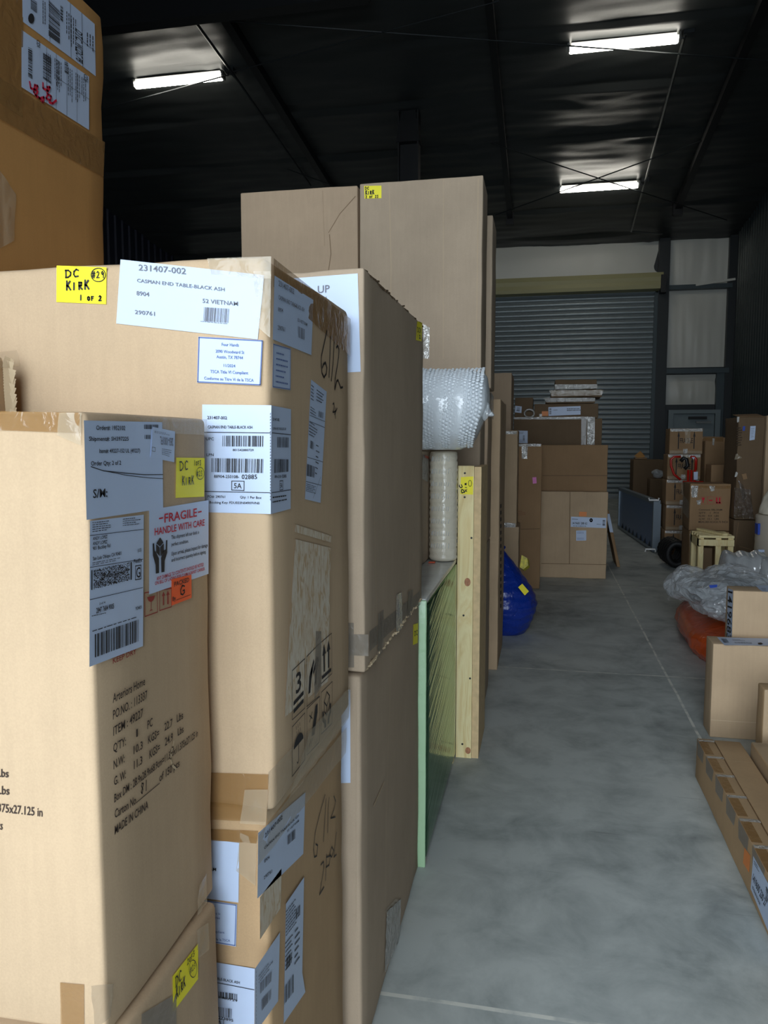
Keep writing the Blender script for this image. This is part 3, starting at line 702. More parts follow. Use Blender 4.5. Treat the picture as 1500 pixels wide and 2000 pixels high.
k = Ink(R,.002); k.lines(z5((950,120),(985,150),(980,280),(945,255)),5,1); k.lines(z5((995,160),(1060,210),(1055,300),(990,265)),4,2); k.lines(z5((945,300),(1000,340),(996,400),(940,365)),3,3); k.lines(z5((935,420),(1005,470),(995,580),(930,545)),5,4); k.bars(z5((1012,345),(1048,358),(1046,405),(1010,393)),8,5); k.bars(z5((942,582),(972,600),(968,660),(938,645)),8,6); k.bars(z5((918,775),(980,798),(975,888),(914,872)),16,7); k.lines(z5((990,600),(1020,615),(1010,890),(980,870)),6,8,.2); k.lines(z5((910,930),(1018,965),(1014,1030),(906,1000)),5,9)
for a in (430,480): k.stroke(z5((938,a-50),(1060,a)),.0008)
k.stroke(z5((918,720),(1045,760)),.0008); k.stroke(z5((908,918),(1032,950)),.0008); k.stroke(z5((1027,880),(965,1055)),.0006); k.build('printing', M['ink'], l)
k = Ink(R,.0012)
for st in (((1308,488),(1292,560),(1275,640),(1273,700),(1278,745),(1290,772),(1304,750),(1308,715),(1300,682),(1288,690),(1280,712)),((1330,525),(1326,650),(1321,770)),((1352,558),(1346,680),(1335,792)),((1365,590),(1374,578),(1382,600),(1380,645),(1370,710),(1358,780),(1356,845),(1368,795),(1376,788),(1392,836),(1405,832))): k.stroke(z3(*st),.004)
k.build('handwriting', M['marker'], b2); k = Ink(R,.0012)
for st in (((1125,290),(1134,280),(1137,305),(1130,345),(1126,355),(1140,352),(1152,342)),((1145,320),(1147,405)),((1160,322),(1140,372))): k.stroke(z5(*st),.0028)
k.build('handwriting', M['marker'], b2)
def residue_mat():
    m, nt, b = nodes_of('torn_label_residue')
    tc = N(nt, 'ShaderNodeTexCoord'); nz = N(nt, 'ShaderNodeTexNoise', Scale=55.0, Detail=6.0, Distortion=1.2); mp = N(nt, 'ShaderNodeMapping'); mp.inputs['Scale'].default_value = (1, 1.5, .6); mp.inputs['Rotation'].default_value = (.5, 0, 0)
    nt.links.new(tc.outputs['Object'], mp.inputs['Vector']); nt.links.new(mp.outputs['Vector'], nz.inputs['Vector'])
    nt.links.new(ramp(nt, nz.outputs['Fac'], [(.38, lin((192,164,128))), (.46, lin((206,188,162))), (.62, lin((214,202,182)))]), b.inputs['Base Color'])
    b.inputs['Roughness'].default_value = .8; return m
M['residue'] = residue_mat()
paper(b2, R, [(577,1053),(646,1070),(644,1180),(641,1330),(556,1401),(566,1220)], 'residue', 'torn_label', lab='rough patch left by a torn-off label')
paper(b2, R, z5((820,1266),(1112,1362),(1110,1415),(815,1328)), 'residue', 'torn_label')
def pictos(parent, R, frames, off, mat, w):
    k = Ink(R, off)
    for q in frames: k.frame(q, w)
    a, b, c, d, e, g = frames
    k.uvtext(a,'3',.28,.55,.42,.4); k.uvpoly(a,[(.1,.66),(.9,.62),(.9,.70),(.1,.74)]); k.uvpoly(a,[(.1,.82),(.9,.78),(.9,.86),(.1,.90)])
    for s in ((.12,.78,.2,.45,.38,.3),(.62,.72,.72,.3,.86,.2)):
        k.uvpoly(b,[(s[0],s[1]),(s[2],s[3]),(s[4],s[5]),(s[4]+.1,s[5]+.08),(s[2]+.16,s[3]+.1),(s[0]+.16,s[1])])
    k.uvpoly(b,[(.3,.4),(.55,.18),(.6,.25),(.36,.48)]); k.uvpoly(b,[(.5,.42),(.78,.2),(.82,.28),(.56,.5)])
    for x in (.3,.7): k.uvpoly(c,[(x-.16,.36),(x,.1),(x+.16,.36),(x+.06,.36),(x+.06,.78),(x-.06,.78),(x-.06,.36)])
    k.uvpoly(c,[(.08,.84),(.92,.84),(.92,.92),(.08,.92)])
    k.uvpoly(d,[(.12,.5)]+[(.5-.38*math.cos(math.pi*i/10),.5-.2*math.sin(math.pi*i/10)) for i in range(1,10)]+[(.88,.5)]); k.uvstroke(d,[(.5,.5),(.5,.84),(.44,.88),(.38,.84)],w*1.4)
    for i in range(6): k.uvstroke(d,[(.3+.14*(i%3)+.05*(i//3),.08+.12*(i//3)),(.32+.14*(i%3)+.05*(i//3),.15+.12*(i//3))],w)
    k.uvpoly(e,[(.66,.12),(.82,.1),(.82,.3),(.56,.72),(.36,.7),(.4,.6)]); k.uvstroke(e,[(.2,.2),(.4,.32)],w*1.5); k.uvstroke(e,[(.4,.18),(.2,.34)],w*1.5); k.uvstroke(e,[(.15,.88),(.3,.74)],w); k.uvstroke(e,[(.3,.9),(.42,.76)],w)
    for p in (((.5,.12),(.76,.28)),((.76,.28),(.5,.46)),((.5,.46),(.26,.3)),((.26,.3),(.5,.12)),((.26,.32),(.28,.54)),((.5,.46),(.5,.68)),((.76,.3),(.74,.52)),((.28,.54),(.5,.68)),((.5,.68),(.74,.52))): k.uvstroke(g,p,w*1.8)
    k.uvpoly(g,[(.1,.5),(.2,.5),(.24,.68),(.42,.78),(.44,.94),(.3,.94),(.26,.82),(.1,.72)]); k.uvpoly(g,[(.9,.48),(.8,.48),(.76,.66),(.6,.78),(.58,.92),(.72,.92),(.76,.8),(.9,.7)])
    return k.build('handling_symbols', M[mat], parent)
pictos(b2, R, [z7((557,522),(637,445),(637,760),(557,835)),z7((650,432),(727,352),(727,685),(650,750)),z7((737,345),(808,283),(810,540),(740,605)),z7((557,880),(637,790),(637,1090),(557,1195)),z7((650,765),(733,685),(730,975),(652,1058)),z7((742,660),(812,590),(810,858),(742,925))], .0018, 'ink', .0014)
tape(b2, R, [(533,504),(684,623),(683,696),(533,560)], 'tape_brown', .0008, seed=21)
tape(b2, R, z7((700,270),(735,270),(735,620),(690,700)), 'tape_grey', .0008, off=.0020, seed=29)
tape(b2, Fr, [(405,505),(530,501),(530,545),(412,536)], 'tape_clear', .002, seed=22)
tape(b2, Fr, [(495,530),(530,530),(528,660),(505,640)], 'tape_clear', .0018, seed=23)
tape(b2, Fr, [(398,1508),(525,1512),(521,1605),(398,1600)], 'tape_brown', .0014, seed=24); tape(b2, Fr, [(480,1540),(525,1540),(521,1610),(470,1606)], 'tape_clear', .004, off=.0024, seed=25)
tape(b2, R, [(522,1508),(682,1345),(680,1400),(520,1608)], 'tape_clear', .003, seed=26)
tape(b2, R, [(600,1430),(680,1340),(678,1402),(560,1560)], 'tape_clear', .006, off=.003, seed=27)
k = Ink(R,.0012); k.stroke(z5((1255,430),(1180,720),(1105,1060)),.0012); k.stroke(z5((850,470),(862,1500)),.001); k.build('crease', M['crease'], b2)

bx = dict(x0=-1.2, x1=-.389, y0=1.035, y1=1.475, z0=0, z1=.801)
b2b = carton('large tan carton with many white shipping labels on the floor, lower of two', **bx, mat='kraft2', r=.012, wear=.005)
fc = faces(**bx); R, Fr = fc['R'], fc['F']
tape(b2b, Fr, [(400,1618),(505,1622),(502,1646),(400,1640)], 'tape_brown', .003, seed=31); tape(b2b, Fr, [(470,1625),(503,1640),(500,1730),(462,1700)], 'tape_clear', .004, seed=32)
tape(b2b, R, [(503,1632),(676,1420),(674,1470),(503,1690)], 'tape_clear', .003, seed=33)
l = paper(b2b, R, z8((798,152),(980,-5),(972,232),(795,405)), name='carton_label', lab='white carton label')
k = Ink(R,.002)
for s, a in (('231407-002',((824,172),(892,97),(824,155))),('CASPIAN END TABLE-BLACK ASH',((822,216),(955,88),(822,206))),('8904',((822,268),(842,250),(822,256))),('52 VIETNAM',((910,150),(955,108),(910,142))),('290761',((820,332),(852,304),(820,320)))): T(k,z8,s,*a)
k.bars(z8((912,162),(942,135),(942,172),(912,198)),14,41); k.build('printing', M['ink'], l)
paper(b2b, R, z8((805,400),(888,288),(885,440),(805,563)), 'residue', 'torn_label')
l = paper(b2b, R, z8((905,425),(975,322),(968,690),(980,765),(896,888)), name='shipping_label', off=.003, lab='tall white shipping label lifting at its lower corner')
k = Ink(R,.004); k.lines(z8((905,450),(965,370),(962,480),(905,555)),8,1); k.lines(z8((903,570),(935,530),(935,650),(903,690)),7,2); k.bars(z8((908,635),(930,608),(928,650),(906,680)),8,42); k.bars(z8((900,745),(935,695),(935,765),(898,815)),14,43); k.bars(z8((944,445),(962,425),(962,465),(944,482)),7,44); k.lines(z8((940,520),(960,495),(958,640),(938,670)),6,4); k.build('printing', M['ink'], l)
l = paper(b2b, Fr, z8((590,643),(785,675),(783,960),(590,960)), name='barcode_label', lab='white barcode label folded round the corner', quad2=z8((786,675),(882,535),(875,800),(785,925)), face2=R)
k = Ink(Fr,.002)
for s, a in (('231407-002',((545,682),(638,690),(545,670))),('CASPIAN END TABLE-BLACK ASH',((545,700),(727,735),(545,690))),('801542880729',((590,776),(718,804),(590,768))),('88904-250273895',((560,850),(702,880),(560,840))),('5A',((636,884),(655,887),(636,872)))): T(k,z8,s,*a)
k.bars(z8((545,748),(720,774),(720,798),(545,772)),34,45); k.bars(z8((545,808),(698,830),(697,866),(545,845)),34,46); k.stroke(z8((540,710),(782,757)),.001); k.frame(z8((626,865),(665,872),(665,890),(626,886)),.0008); k.build('printing', M['ink'], l)
k = Ink(R,.002); k.bars(z8((806,730),(852,683),(850,722),(806,772)),16,47); k.bars(z8((812,795),(850,752),(848,790),(812,838)),14,48); k.lines(z8((800,700),(860,620),(860,660),(800,735)),3,8); 
for i in range(14): k.stroke(z8((791,684+i*15),(791,692+i*15)),.0009)
k.build('printing', M['ink_grey'], l)
l = paper(b2b, Fr, z8((560,170),(725,190),(722,420),(560,400)), name='carton_label', lab='creased white carton label')
k = Ink(Fr,.002); T(k,z8,'52 VIETNAM',(538,290),(636,299),(538,278)); k.bars(z8((560,300),(608,308),(606,352),(560,346)),12,49); k.build('printing', M['ink'], l)
l = paper(b2b, Fr, z8((560,405),(717,428),(712,590),(560,565)), name='compliance_label', off=.0014, lab='blue-framed white label')
k = Ink(Fr,.002); k.frame(z8((560,409),(713,431),(708,586),(560,561)),.0014)
for s, a in (('Four Hands',((588,432),(632,438),(588,425))),('Woodward St',((588,462),(652,468),(588,454))),('Austin, TX 78744',((572,480),(650,485),(572,472))),('11/2024',((585,508),(620,512),(585,500))),('VI Compliant',((590,532),(668,540),(590,523))),('Titre Vi de la TSCA',((590,560),(690,572),(590,551)))): T(k,z8,s,*a)
k.build('printing', M['ink_blue'], l)
k = Ink(R,.0012)
for st in (((1056,5),(1035,80),(1018,150),(1012,215),(1015,245),(1024,240),(1028,200),(1020,195)),((1060,20),(1050,185)),((1072,15),(1068,60),(1066,150)),((1090,10),(1097,30),(1090,62),(1078,95),(1096,90)),((1040,275),(1050,262),(1052,285),(1035,390),(1052,360)),((1062,235),(1058,335)),((1062,245),(1076,240),(1072,275),(1060,285)),((1082,205),(1074,235),(1082,245),(1090,220),(1082,205)),((1100,150),(1094,200),(1090,245),(1100,235))): k.stroke(z8(*st),.0028)
k.build('handwriting', M['marker'], b2b)

# --- carton at the upper left
bx = dict(x0=-1.4, x1=-.9, y0=1.03, y1=1.487, z0=1.607, z1=2.222)
b3 = carton('orange-brown carton at the upper left bearing two shipping labels on its side', **bx, mat='kraft3', r=.008, wear=.006, dent=.003, lean=(0, .05))
R = faces(**bx)['R']
for q, kind in (([(185,47),(187,149),(44,42),(43,-75)],0),([(174,150),(174,254),(42,170),(42,58)],1)):
    l = paper(b3, R, q, name='shipping_label', lab='white shipping label turned sideways' if kind == 0 else 'white shipping label with red marker scrawl')
    k = Ink(R,.002)
    if kind == 0:
        k.uvtext(q,'DTC',.20+.18,.30,.2,.105); k.uvtext(q,'WCDC PB',.62,.30,.34,.105)
        k.bars([k_ for k_ in [(117,22),(117,86),(95,70),(95,0)]],26,51)
        k.uvstroke(q,[(0,.2),(1,.2)],.001); k.uvstroke(q,[(0,.37),(1,.37)],.001); k.uvstroke(q,[(0,.66),(1,.66)],.0008); k.uvstroke(q,[(.52,0),(.52,.2)],.0008)
        k.poly([(61+6*math.cos(a*.5236),36+10*math.sin(a*.5236)) for a in range(12)])
        k.lines([(184,72),(184,140),(168,128),(168,62)],3,1,.3,.6); k.lines([(150,40),(150,110),(128,95),(128,20)],5,2,.3); k.bars([(123,14),(123,44),(118,40),(118,10)],10,3); k.bars([(72,4),(72,26),(60,17),(60,-4)],14,4); k.lines([(90,5),(90,60),(82,52),(82,0)],2,6,.3)
    else:
        k.uvtext(q,'CDI',.0,.085,.12,.06); k.uvtext([(79,80),(79,150),(71,146),(71,76)],'CDI',0,.9,.2,.8)
        k.bars([(100,113),(100,166),(84,155),(84,103)],24,52); k.bars([(63,96),(63,155),(55,150),(55,92)],22,53); k.bars([(133,122),(133,146),(126,142),(126,118)],9,54)
        for v in (.2,.36,.52,.66): k.uvstroke(q,[(0,v),(1,v)],.0007)
        k.uvstroke(q,[(.42,0),(.42,.52)],.0007)
        for j, v in enumerate((.04,.13,.24,.4,.44,.56)): k.lines([(174-132*v,150-92*v+10),(174-132*v,254-84*v-22),(174-132*(v+.08),254-84*(v+.08)-22),(174-132*(v+.08),150-92*(v+.08)+10)],3,60+j,.28,.8)
    k.build('printing', M['ink'], l)
    if kind:
        k = Ink(R,.0026)
        for st in (((58,160),(60,172),(70,176),(74,168),(68,166),(66,180),(72,190)),((74,178),(70,186),(78,192),(86,190),(84,200),(76,190)),((84,162),(84,172),(94,178),(98,170),(92,170),(92,182)),((94,184),(90,192),(98,196),(100,188),(94,184)),((96,200),(103,202),(110,196))): k.stroke(st,.004)
        k.build('red_scrawl', M['marker_red'], l)
tape(b3, R, [(10,-120),(45,-95),(43,230),(-20,190)], 'tape_brown', .0012, seed=34)
tape(b3, R, [(-20,140),(204,278),(201,346),(-20,222)], 'tape_brown', .0012, seed=35)
tape(b3, R, [(-10,320),(30,380),(26,470),(-10,490)], 'tape_clear', .003, seed=36)

# --- carton with the UP label on a wider carton
bx = dict(x0=-1.1, x1=-.353, y0=1.52, y1=2.3, z0=.868, z1=1.692)
b4 = carton('brown carton with a large white sheet reading UP on its front', **bx, mat='greytan', r=.006, wear=.005)
fc = faces(**bx); R, Fr = fc['R'], fc['F']
l = paper(b4, Fr, [(500,549),(698.5,534),(704.5,726),(500,737)], name='up_label', lab='large white sheet')
k = Ink(Fr,.002); T(k,y2,'UP',(252,219),(350,210),(252,160)); k.poly(y2((200,560),(320,242),(420,540),(360,500),(370,700),(270,700),(270,520))); k.build('printing', M['ink_grey'], l)
l = paper(b4, R, y2((1062,448),(1103,460),(1098,612),(1052,600)), 'yellow', 'note', lab='yellow note'); k = Ink(R,.002); k.hand('DCK',*y2((1064,535),(1098,545),(1064,495)),.003); k.hand('12',*y2((1062,585),(1095,590),(1062,555)),.003); k.build('handwriting', M['marker'], l)
k = Ink(R,.001); k.stroke([(730,565),(728,800),(731,1000),(738,1280)],.0016); k.stroke([(806,910),(801,1000),(800,1180)],.0016); k.build('crease', M['crease'], b4)
tape(b4, Fr, z7((860,288),(1043,290),(1043,428),(860,420)), 'tape_grey', .0006, seed=41); tape(b4, Fr, z7((905,215),(950,215),(952,500),(905,500)), 'tape_grey', .0006, off=.0016, seed=42)
tape(b4, R, z7((1046,272),(1372,10),(1372,100),(1046,400)), 'tape_grey', .0006, seed=43)
for i, q in enumerate((((1100,160),(1135,130),(1130,400),(1095,440)),((1215,40),(1250,20),(1255,240),(1215,300)),((1290,20),(1325,0),(1310,170),(1290,200)))): tape(b4, R, z7(*q), 'tape_grey' if i != 1 else 'tape_glint', .002, off=.0014, seed=44+i)
mb = MB(); rnd = random.Random(9)
for i in range(46):
    y = 1.53+.74*i/45; z = .870+.004*rnd.random()
    mb.beam((-.356+rnd.uniform(-.002,.002), y, z), (-.353+rnd.uniform(-.003,.004), y+rnd.uniform(.008,.024), z+rnd.uniform(-.002,.006)), .004, .003+.003*rnd.random())
mb.build('frayed_edge', M['inner'], b4)
mb = MB()
for i in range(30):
    y = 1.53+.75*i/29; mb.beam((-.357, y, 1.688), (-.356+rnd.uniform(-.002,.002), y+.03, 1.688+rnd.uniform(-.004,.006)), .006, .004)
mb.build('torn_top_edge', M['dark'], b4)
tape(b4, (1, 2.300, 1), [(826,632),(839,640),(838,700),(826,700)], 'tape_glint', .004, seed=48)
bx = dict(x0=-1.1, x1=-.362, y0=1.52, y1=2.30, z0=0, z1=.862)
b4b = carton('brown carton standing on the floor beneath the one with the UP sheet', **bx, mat='greytan', r=.010, wear=.004)
fc = faces(**bx); R, Fr = fc['R'], fc['F']
paper(b4b, Fr, [(650,1348),(684,1347),(684.5,1529),(650,1530)], name='shipping_label', lab='white label at the corner')
l = paper(b4b, R, z7((1328,228),(1358,218),(1356,345),(1326,358)), 'yellow', 'note', lab='yellow note'); k = Ink(R,.002); k.hand('DC',*z7((1336,300),(1358,290),(1336,270)),.003); k.build('handwriting', M['marker'], l)
k = Ink(R,.001); k.stroke(y3((347,440),(338,700),(325,1100),(315,1500),(310,2100)),.0018); k.stroke(y3((120,640),(118,2200)),.001); k.stroke(y3((232,1415),(300,1260)),.004); k.build('crease', M['crease'], b4b)
tape(b4b, R, z8((1285,450),(1325,405),(1345,410),(1320,600),(1280,680))[0:4], 'tape_clear', .005, seed=51)
tape(b4b, R, z8((1290,455),(1345,405),(1340,560),(1282,690)), 'tape_glint', .004, off=.002, seed=52)
# ---------------------------------------------------------------- green film-wrapped crate, rolls and pine crate
def film_mat():
    m, nt, b = nodes_of('dark_green_stretch_film')
    tc = N(nt, 'ShaderNodeTexCoord'); mp = N(nt, 'ShaderNodeMapping'); mp.inputs['Rotation'].default_value = (math.radians(-11), 0, 0)
    mp2 = N(nt, 'ShaderNodeMapping'); mp2.inputs['Scale'].default_value = (1, 2.2, 60)
    nt.links.new(tc.outputs['Object'], mp.inputs['Vector']); nt.links.new(mp.outputs['Vector'], mp2.inputs['Vector'])
    nz = N(nt, 'ShaderNodeTexNoise', Scale=1.0, Detail=3.0, Distortion=.4); nt.links.new(mp2.outputs['Vector'], nz.inputs['Vector'])
    bp = N(nt, 'ShaderNodeBump', Strength=.7, Distance=.004)
    nt.links.new(nz.outputs['Fac'], bp.inputs['Height']); nt.links.new(bp.outputs['Normal'], b.inputs['Normal'])
    b.inputs['Base Color'].default_value = (*lin((20, 80, 56)), 1); b.inputs['Roughness'].default_value = .04; b.inputs['Metallic'].default_value = .65
    b.inputs['Specular IOR Level'].default_value = .3; b.inputs['Specular Tint'].default_value = (.5, .76, .5, 1)
    return m
M['film'] = film_mat()
M['film_edge_lit'] = plain('green_film_painted_lit', (166, 200, 160), .3, bump=.3, bscale=25)  # same green film; daylight on its front face painted as paler green
M['film_top'] = plain('grey_white_film', (196, 198, 194), .22, bump=.4, bscale=12)
def pine():
    m, nt, b = nodes_of('pine_board')
    tc = N(nt, 'ShaderNodeTexCoord'); mp = N(nt, 'ShaderNodeMapping'); mp.inputs['Scale'].default_value = (7, 7, .9)
    nt.links.new(tc.outputs['Object'], mp.inputs['Vector'])
    wv = N(nt, 'ShaderNodeTexNoise', Scale=2.4, Detail=6.0, Distortion=1.8); nt.links.new(mp.outputs['Vector'], wv.inputs['Vector'])
    c = ramp(nt, wv.outputs['Fac'], [(.3, lin((222, 196, 134))), (.5, lin((242, 226, 172))), (.62, lin((232, 208, 148))), (.75, lin((246, 232, 186)))])
    vo = N(nt, 'ShaderNodeTexVoronoi', Scale=2.3); nt.links.new(tc.outputs['Object'], vo.inputs['Vector'])
    kn = ramp(nt, vo.outputs['Distance'], [(.0, (1, 1, 1)), (.035, (.7, .7, .7)), (.06, (0, 0, 0))])
    mx = N(nt, 'ShaderNodeMix', data_type='RGBA'); mx.inputs['B'].default_value = (*lin((160, 104, 62)), 1)
    nt.links.new(kn, mx.inputs['Factor']); nt.links.new(c, mx.inputs['A']); nt.links.new(mx.outputs['Result'], b.inputs['Base Color'])
    b.inputs['Roughness'].default_value = .6; return m
M['pine'] = pine()
M['ply_edge'] = plain('plywood_edge', (214, 186, 140), .7, var=.12, vscale=40)

g = thing('wrapped_crate', 'low crate wrapped in glossy dark green film, standing on the floor', 'crate', (-.6, 2.7, 0))
v, f = rounded(-.95, -.341, 2.321, 3.17, .02, .845, .008, 77, .001, .0006, (0, 0)); obj('wrapped_body', v, f, M['film'], g, True)
v, f = rounded(-.95, -.343, 2.322, 3.168, .846, .864, .005, 78, .001, .0); o = obj('top_film', v, f, M['film_top'], g, True); o['label'] = 'grey-white film over the top'
v, f = rounded(-.95, -.341, 2.306, 2.319, 0, .862, .004, 79, .002, .0); o = obj('front_edge', v, f, M['film_edge_lit'], g, True); o['label'] = 'front edge of the green film, painted paler as if daylit'
MB().box(-.38, -.346, 3.12, 3.165, 0, .02).build('foot', M['pine'], g); MB().box(-.9, -.85, 3.12, 3.165, 0, .02).build('foot', M['pine'], g)
MB().box(-.9, -.35, 2.33, 2.37, 0, .02).build('foot', M['pine'], g)

bx = dict(x0=-.93, x1=-.452, y0=2.5, y1=3.16, z0=.867, z1=1.315)
sb = carton('brown carton with a plastic document pouch, on the green wrapped crate', **bx, mat='greytan'); R = faces(**bx)['R']
paper(sb, R, y4((118,835),(168,850),(160,1075),(100,1040)), 'tape_glint', 'document_pouch', lab='clear document pouch'); k = Ink(R,.002); k.poly(y4((130,838),(168,852),(170,874),(134,862))); k.build('red_flap', plain('red_brown_plastic', (170,60,30), .25), sb)

def wrap_mat(name, rgb, bump, scale, rough=.22, vor=False, trans=0.0):
    m, nt, b = nodes_of(name)
    b.inputs['Base Color'].default_value = (*lin(rgb), 1); b.inputs['Roughness'].default_value = rough; b.inputs['Transmission Weight'].default_value = trans
    b.inputs['Specular IOR Level'].default_value = .7
    tc = N(nt, 'ShaderNodeTexCoord')
    bp = N(nt, 'ShaderNodeBump', Strength=bump, Distance=.012)
    if vor:
        vo = N(nt, 'ShaderNodeTexVoronoi', Scale=scale); nt.links.new(tc.outputs['Object'], vo.inputs['Vector'])
        bp.invert = True; nt.links.new(vo.outputs['Distance'], bp.inputs['Height'])
    else:
        nz = N(nt, 'ShaderNodeTexNoise', Scale=scale, Detail=4.0, Distortion=1.5); nt.links.new(tc.outputs['Object'], nz.inputs['Vector']); nt.links.new(nz.outputs['Fac'], bp.inputs['Height'])
    nt.links.new(bp.outputs['Normal'], b.inputs['Normal']); return m
M['bubble'] = wrap_mat('bubble_wrap', (226, 233, 238), .25, 20, .16)
M['stretch'] = wrap_mat('cream_stretch_wrap', (214, 206, 186), .35, 18)
M['clear'] = tape_mat('clear_plastic_film', (226, 232, 236), .38, .12, 14, .8)
M['clear_dense'] = tape_mat('layered_clear_film', (226, 232, 236), .5, .06, 16, 1.0, .02, 2.0)

# upright wrapped roll: stretch film wound in bands
def lathe_noise(c, prof, n, amp, fr, seed, axis=2):
    vs, fs = [], []
    for r, h in prof:
        for k in range(n):
            a = 2*math.pi*k/n; d = (math.cos(a), math.sin(a))
            rr = r*(1+amp*n3(d[0]*2+seed, d[1]*2, h*fr))
            p = [rr*d[0], rr*d[1], h] if axis == 2 else [h, rr*d[0], rr*d[1]]
            vs.append(Vector(p)+Vector(c))
    m = len(prof)
    for j in range(m-1):
        for k in range(n): fs.append((j*n+k, j*n+(k+1) % n, (j+1)*n+(k+1) % n, (j+1)*n+k))
    fs.append(tuple(range(n-1, -1, -1))); fs.append(tuple((m-1)*n+k for k in range(n)))
    return vs, fs
r1 = thing('wrapped_roll', 'upright cream roll in stretch wrap standing on the green crate', 'roll', (-.392, 3.11, .866))
prof = [(.04, .866), (.05, .868)] + [(.056+.0016*math.sin(i*1.9)+.001*(i % 2), .875+.43*i/56) for i in range(57)] + [(.052, 1.309), (.03, 1.312)]
v, f = lathe_noise((-.392, 3.108, 0), prof, 40, .03, 8, 3); obj('roll', v, f, M['stretch'], r1, True)
mb = MB(); rnd = random.Random(4)
for j in range(8):
    z = .93+.05*j
    for i in range(9):
        a = -2.4+.16*i+rnd.uniform(-.03,.03)
        mb.beam((-.392+.0595*math.cos(a), 3.108+.0595*math.sin(a), z-.008), (-.392+.0595*math.cos(a+.05), 3.108+.0595*math.sin(a+.05), z+.008+rnd.uniform(0,.006)), .0025, .0015)
mb.build('film_ridge', M['clear'], r1)
tg = MB().box(-.44, -.415, 3.02, 3.045, .866, .869).build('film_scrap', plain('orange_scrap', (226, 84, 40), .5), None, origin=(-.43, 3.03, .866))
tg['label'] = 'tiny orange plastic scrap lying at the foot of the cream roll'; tg['category'] = 'scrap'

# bubble-wrap bundle lying across
bw = thing('bubble_wrap_bundle', 'fat bundle of bubble wrap lying on the cream roll and pouch carton', 'bundle', (-.36, 3.0, 1.32))
prof = [(.02, -.62), (.12, -.61)]
for i in range(41):
    u = i/40; x = -.60+.375*u
    prof.append((.158-.002*math.sin(u*30)-(.02*max(0, u-.85)/.15), x))
prof += [(.125, -.214), (.08, -.206), (.02, -.203)]
vs, fs = [], []
n = 72
for r, x in prof:
    for k in range(n):
        a = 2*math.pi*k/n; d = (math.cos(a), math.sin(a))
        rr = r*(1+.06*n3(d[0]*1.4, d[1]*1.4, x*4)+.018*n3(d[0]*8, d[1]*8, x*14))
        squash = .98 if d[1] > 0 else 1.0
        xx = x - .05*max(0, -d[1])*max(0, (x+.45)/.25)
        z = 1.476 + rr*d[1]*squash; z = max(z, 1.318) 
        vs.append((xx, 3.0+rr*d[0], z))
m = len(prof)
for j in range(m-1):
    for k in range(n): fs.append((j*n+k, j*n+(k+1) % n, (j+1)*n+(k+1) % n, (j+1)*n+k))
fs.append(tuple(range(n-1, -1, -1))); fs.append(tuple((m-1)*n+k for k in range(n)))
obj('bundle', vs, fs, M['bubble'], bw, True)
# real bubbles on the side in view
mb = MB(); rnd = random.Random(12)
rows = []
for i in range(17):
    for k in range(34):
        x = -.46+.235*i/16; a = math.radians(95+178*k/33 + (2.7 if i % 2 else 0)); d = (math.cos(a), math.sin(a))
        rr = .1565*(1+.06*n3(d[0]*1.4, d[1]*1.4, x*4)+.018*n3(d[0]*8, d[1]*8, x*14)); xx = x-.05*max(0, -d[1])*max(0, (x+.45)/.25)
        xx += rnd.uniform(-.002, .002); c = Vector((xx, 3.0+rr*d[0], 1.476+rr*d[1])); nr = Vector((0, d[0], d[1])); tx = Vector((1, 0, 0)); ty = nr.cross(tx); s = .0072*rnd.uniform(.85, 1.12)
        if c.z < 1.325: continue
        vv = [c+tx*s*math.cos(b*1.0472)+ty*s*math.sin(b*1.0472) for b in range(6)]+[c+nr*.0024+tx*s*.66*math.cos(b*1.0472)+ty*s*.6*math.sin(b*1.0472) for b in range(6)]+[c+nr*.0032]
        mb.add(vv, [(b, (b+1) % 6, 6+(b+1) % 6, 6+b) for b in range(6)]+[(6+b, 6+(b+1) % 6, 12) for b in range(6)])
ob = mb.build('bubbles', M['bubble'], bw, True); ob['kind'] = 'stuff'
def crumple(c, rad, seed, amp=.35, fr=2.2, sub=4, zmin=None, fine=.06):
    bm = bmesh.new(); bmesh.ops.create_icosphere(bm, subdivisions=sub, radius=1)
    for v in bm.verts:
        p = v.co.copy(); k = 1+amp*n3(p.x*fr/2+seed, p.y*fr/2, p.z*fr/2)+fine*(1-2*abs(n3(p.x*4, p.y*4+seed, p.z*4)))
        v.co = Vector((c[0]+p.x*k*rad[0], c[1]+p.y*k*rad[1], c[2]+p.z*k*rad[2]))
        if zmin is not None and v.co.z < zmin: v.co.z = zmin + (v.co.z-zmin)*.02
    bm.verts.ensure_lookup_table()
    vs = [v.co.copy() for v in bm.verts]; fs = [tuple(w.index for w in q.verts) for q in bm.faces]; bm.free(); return vs, fs
mb = MB(); v, f = crumple((-.212, 2.93, 1.465), (.016, .02, .03), 5, .5, 3, 3); mb.add(v, f); v, f = crumple((-.193, 2.92, 1.452), (.012, .008, .009), 6, .5, 3, 3); mb.add(v, f)
mb.build('twisted_end', M['clear_dense'], bw, True)

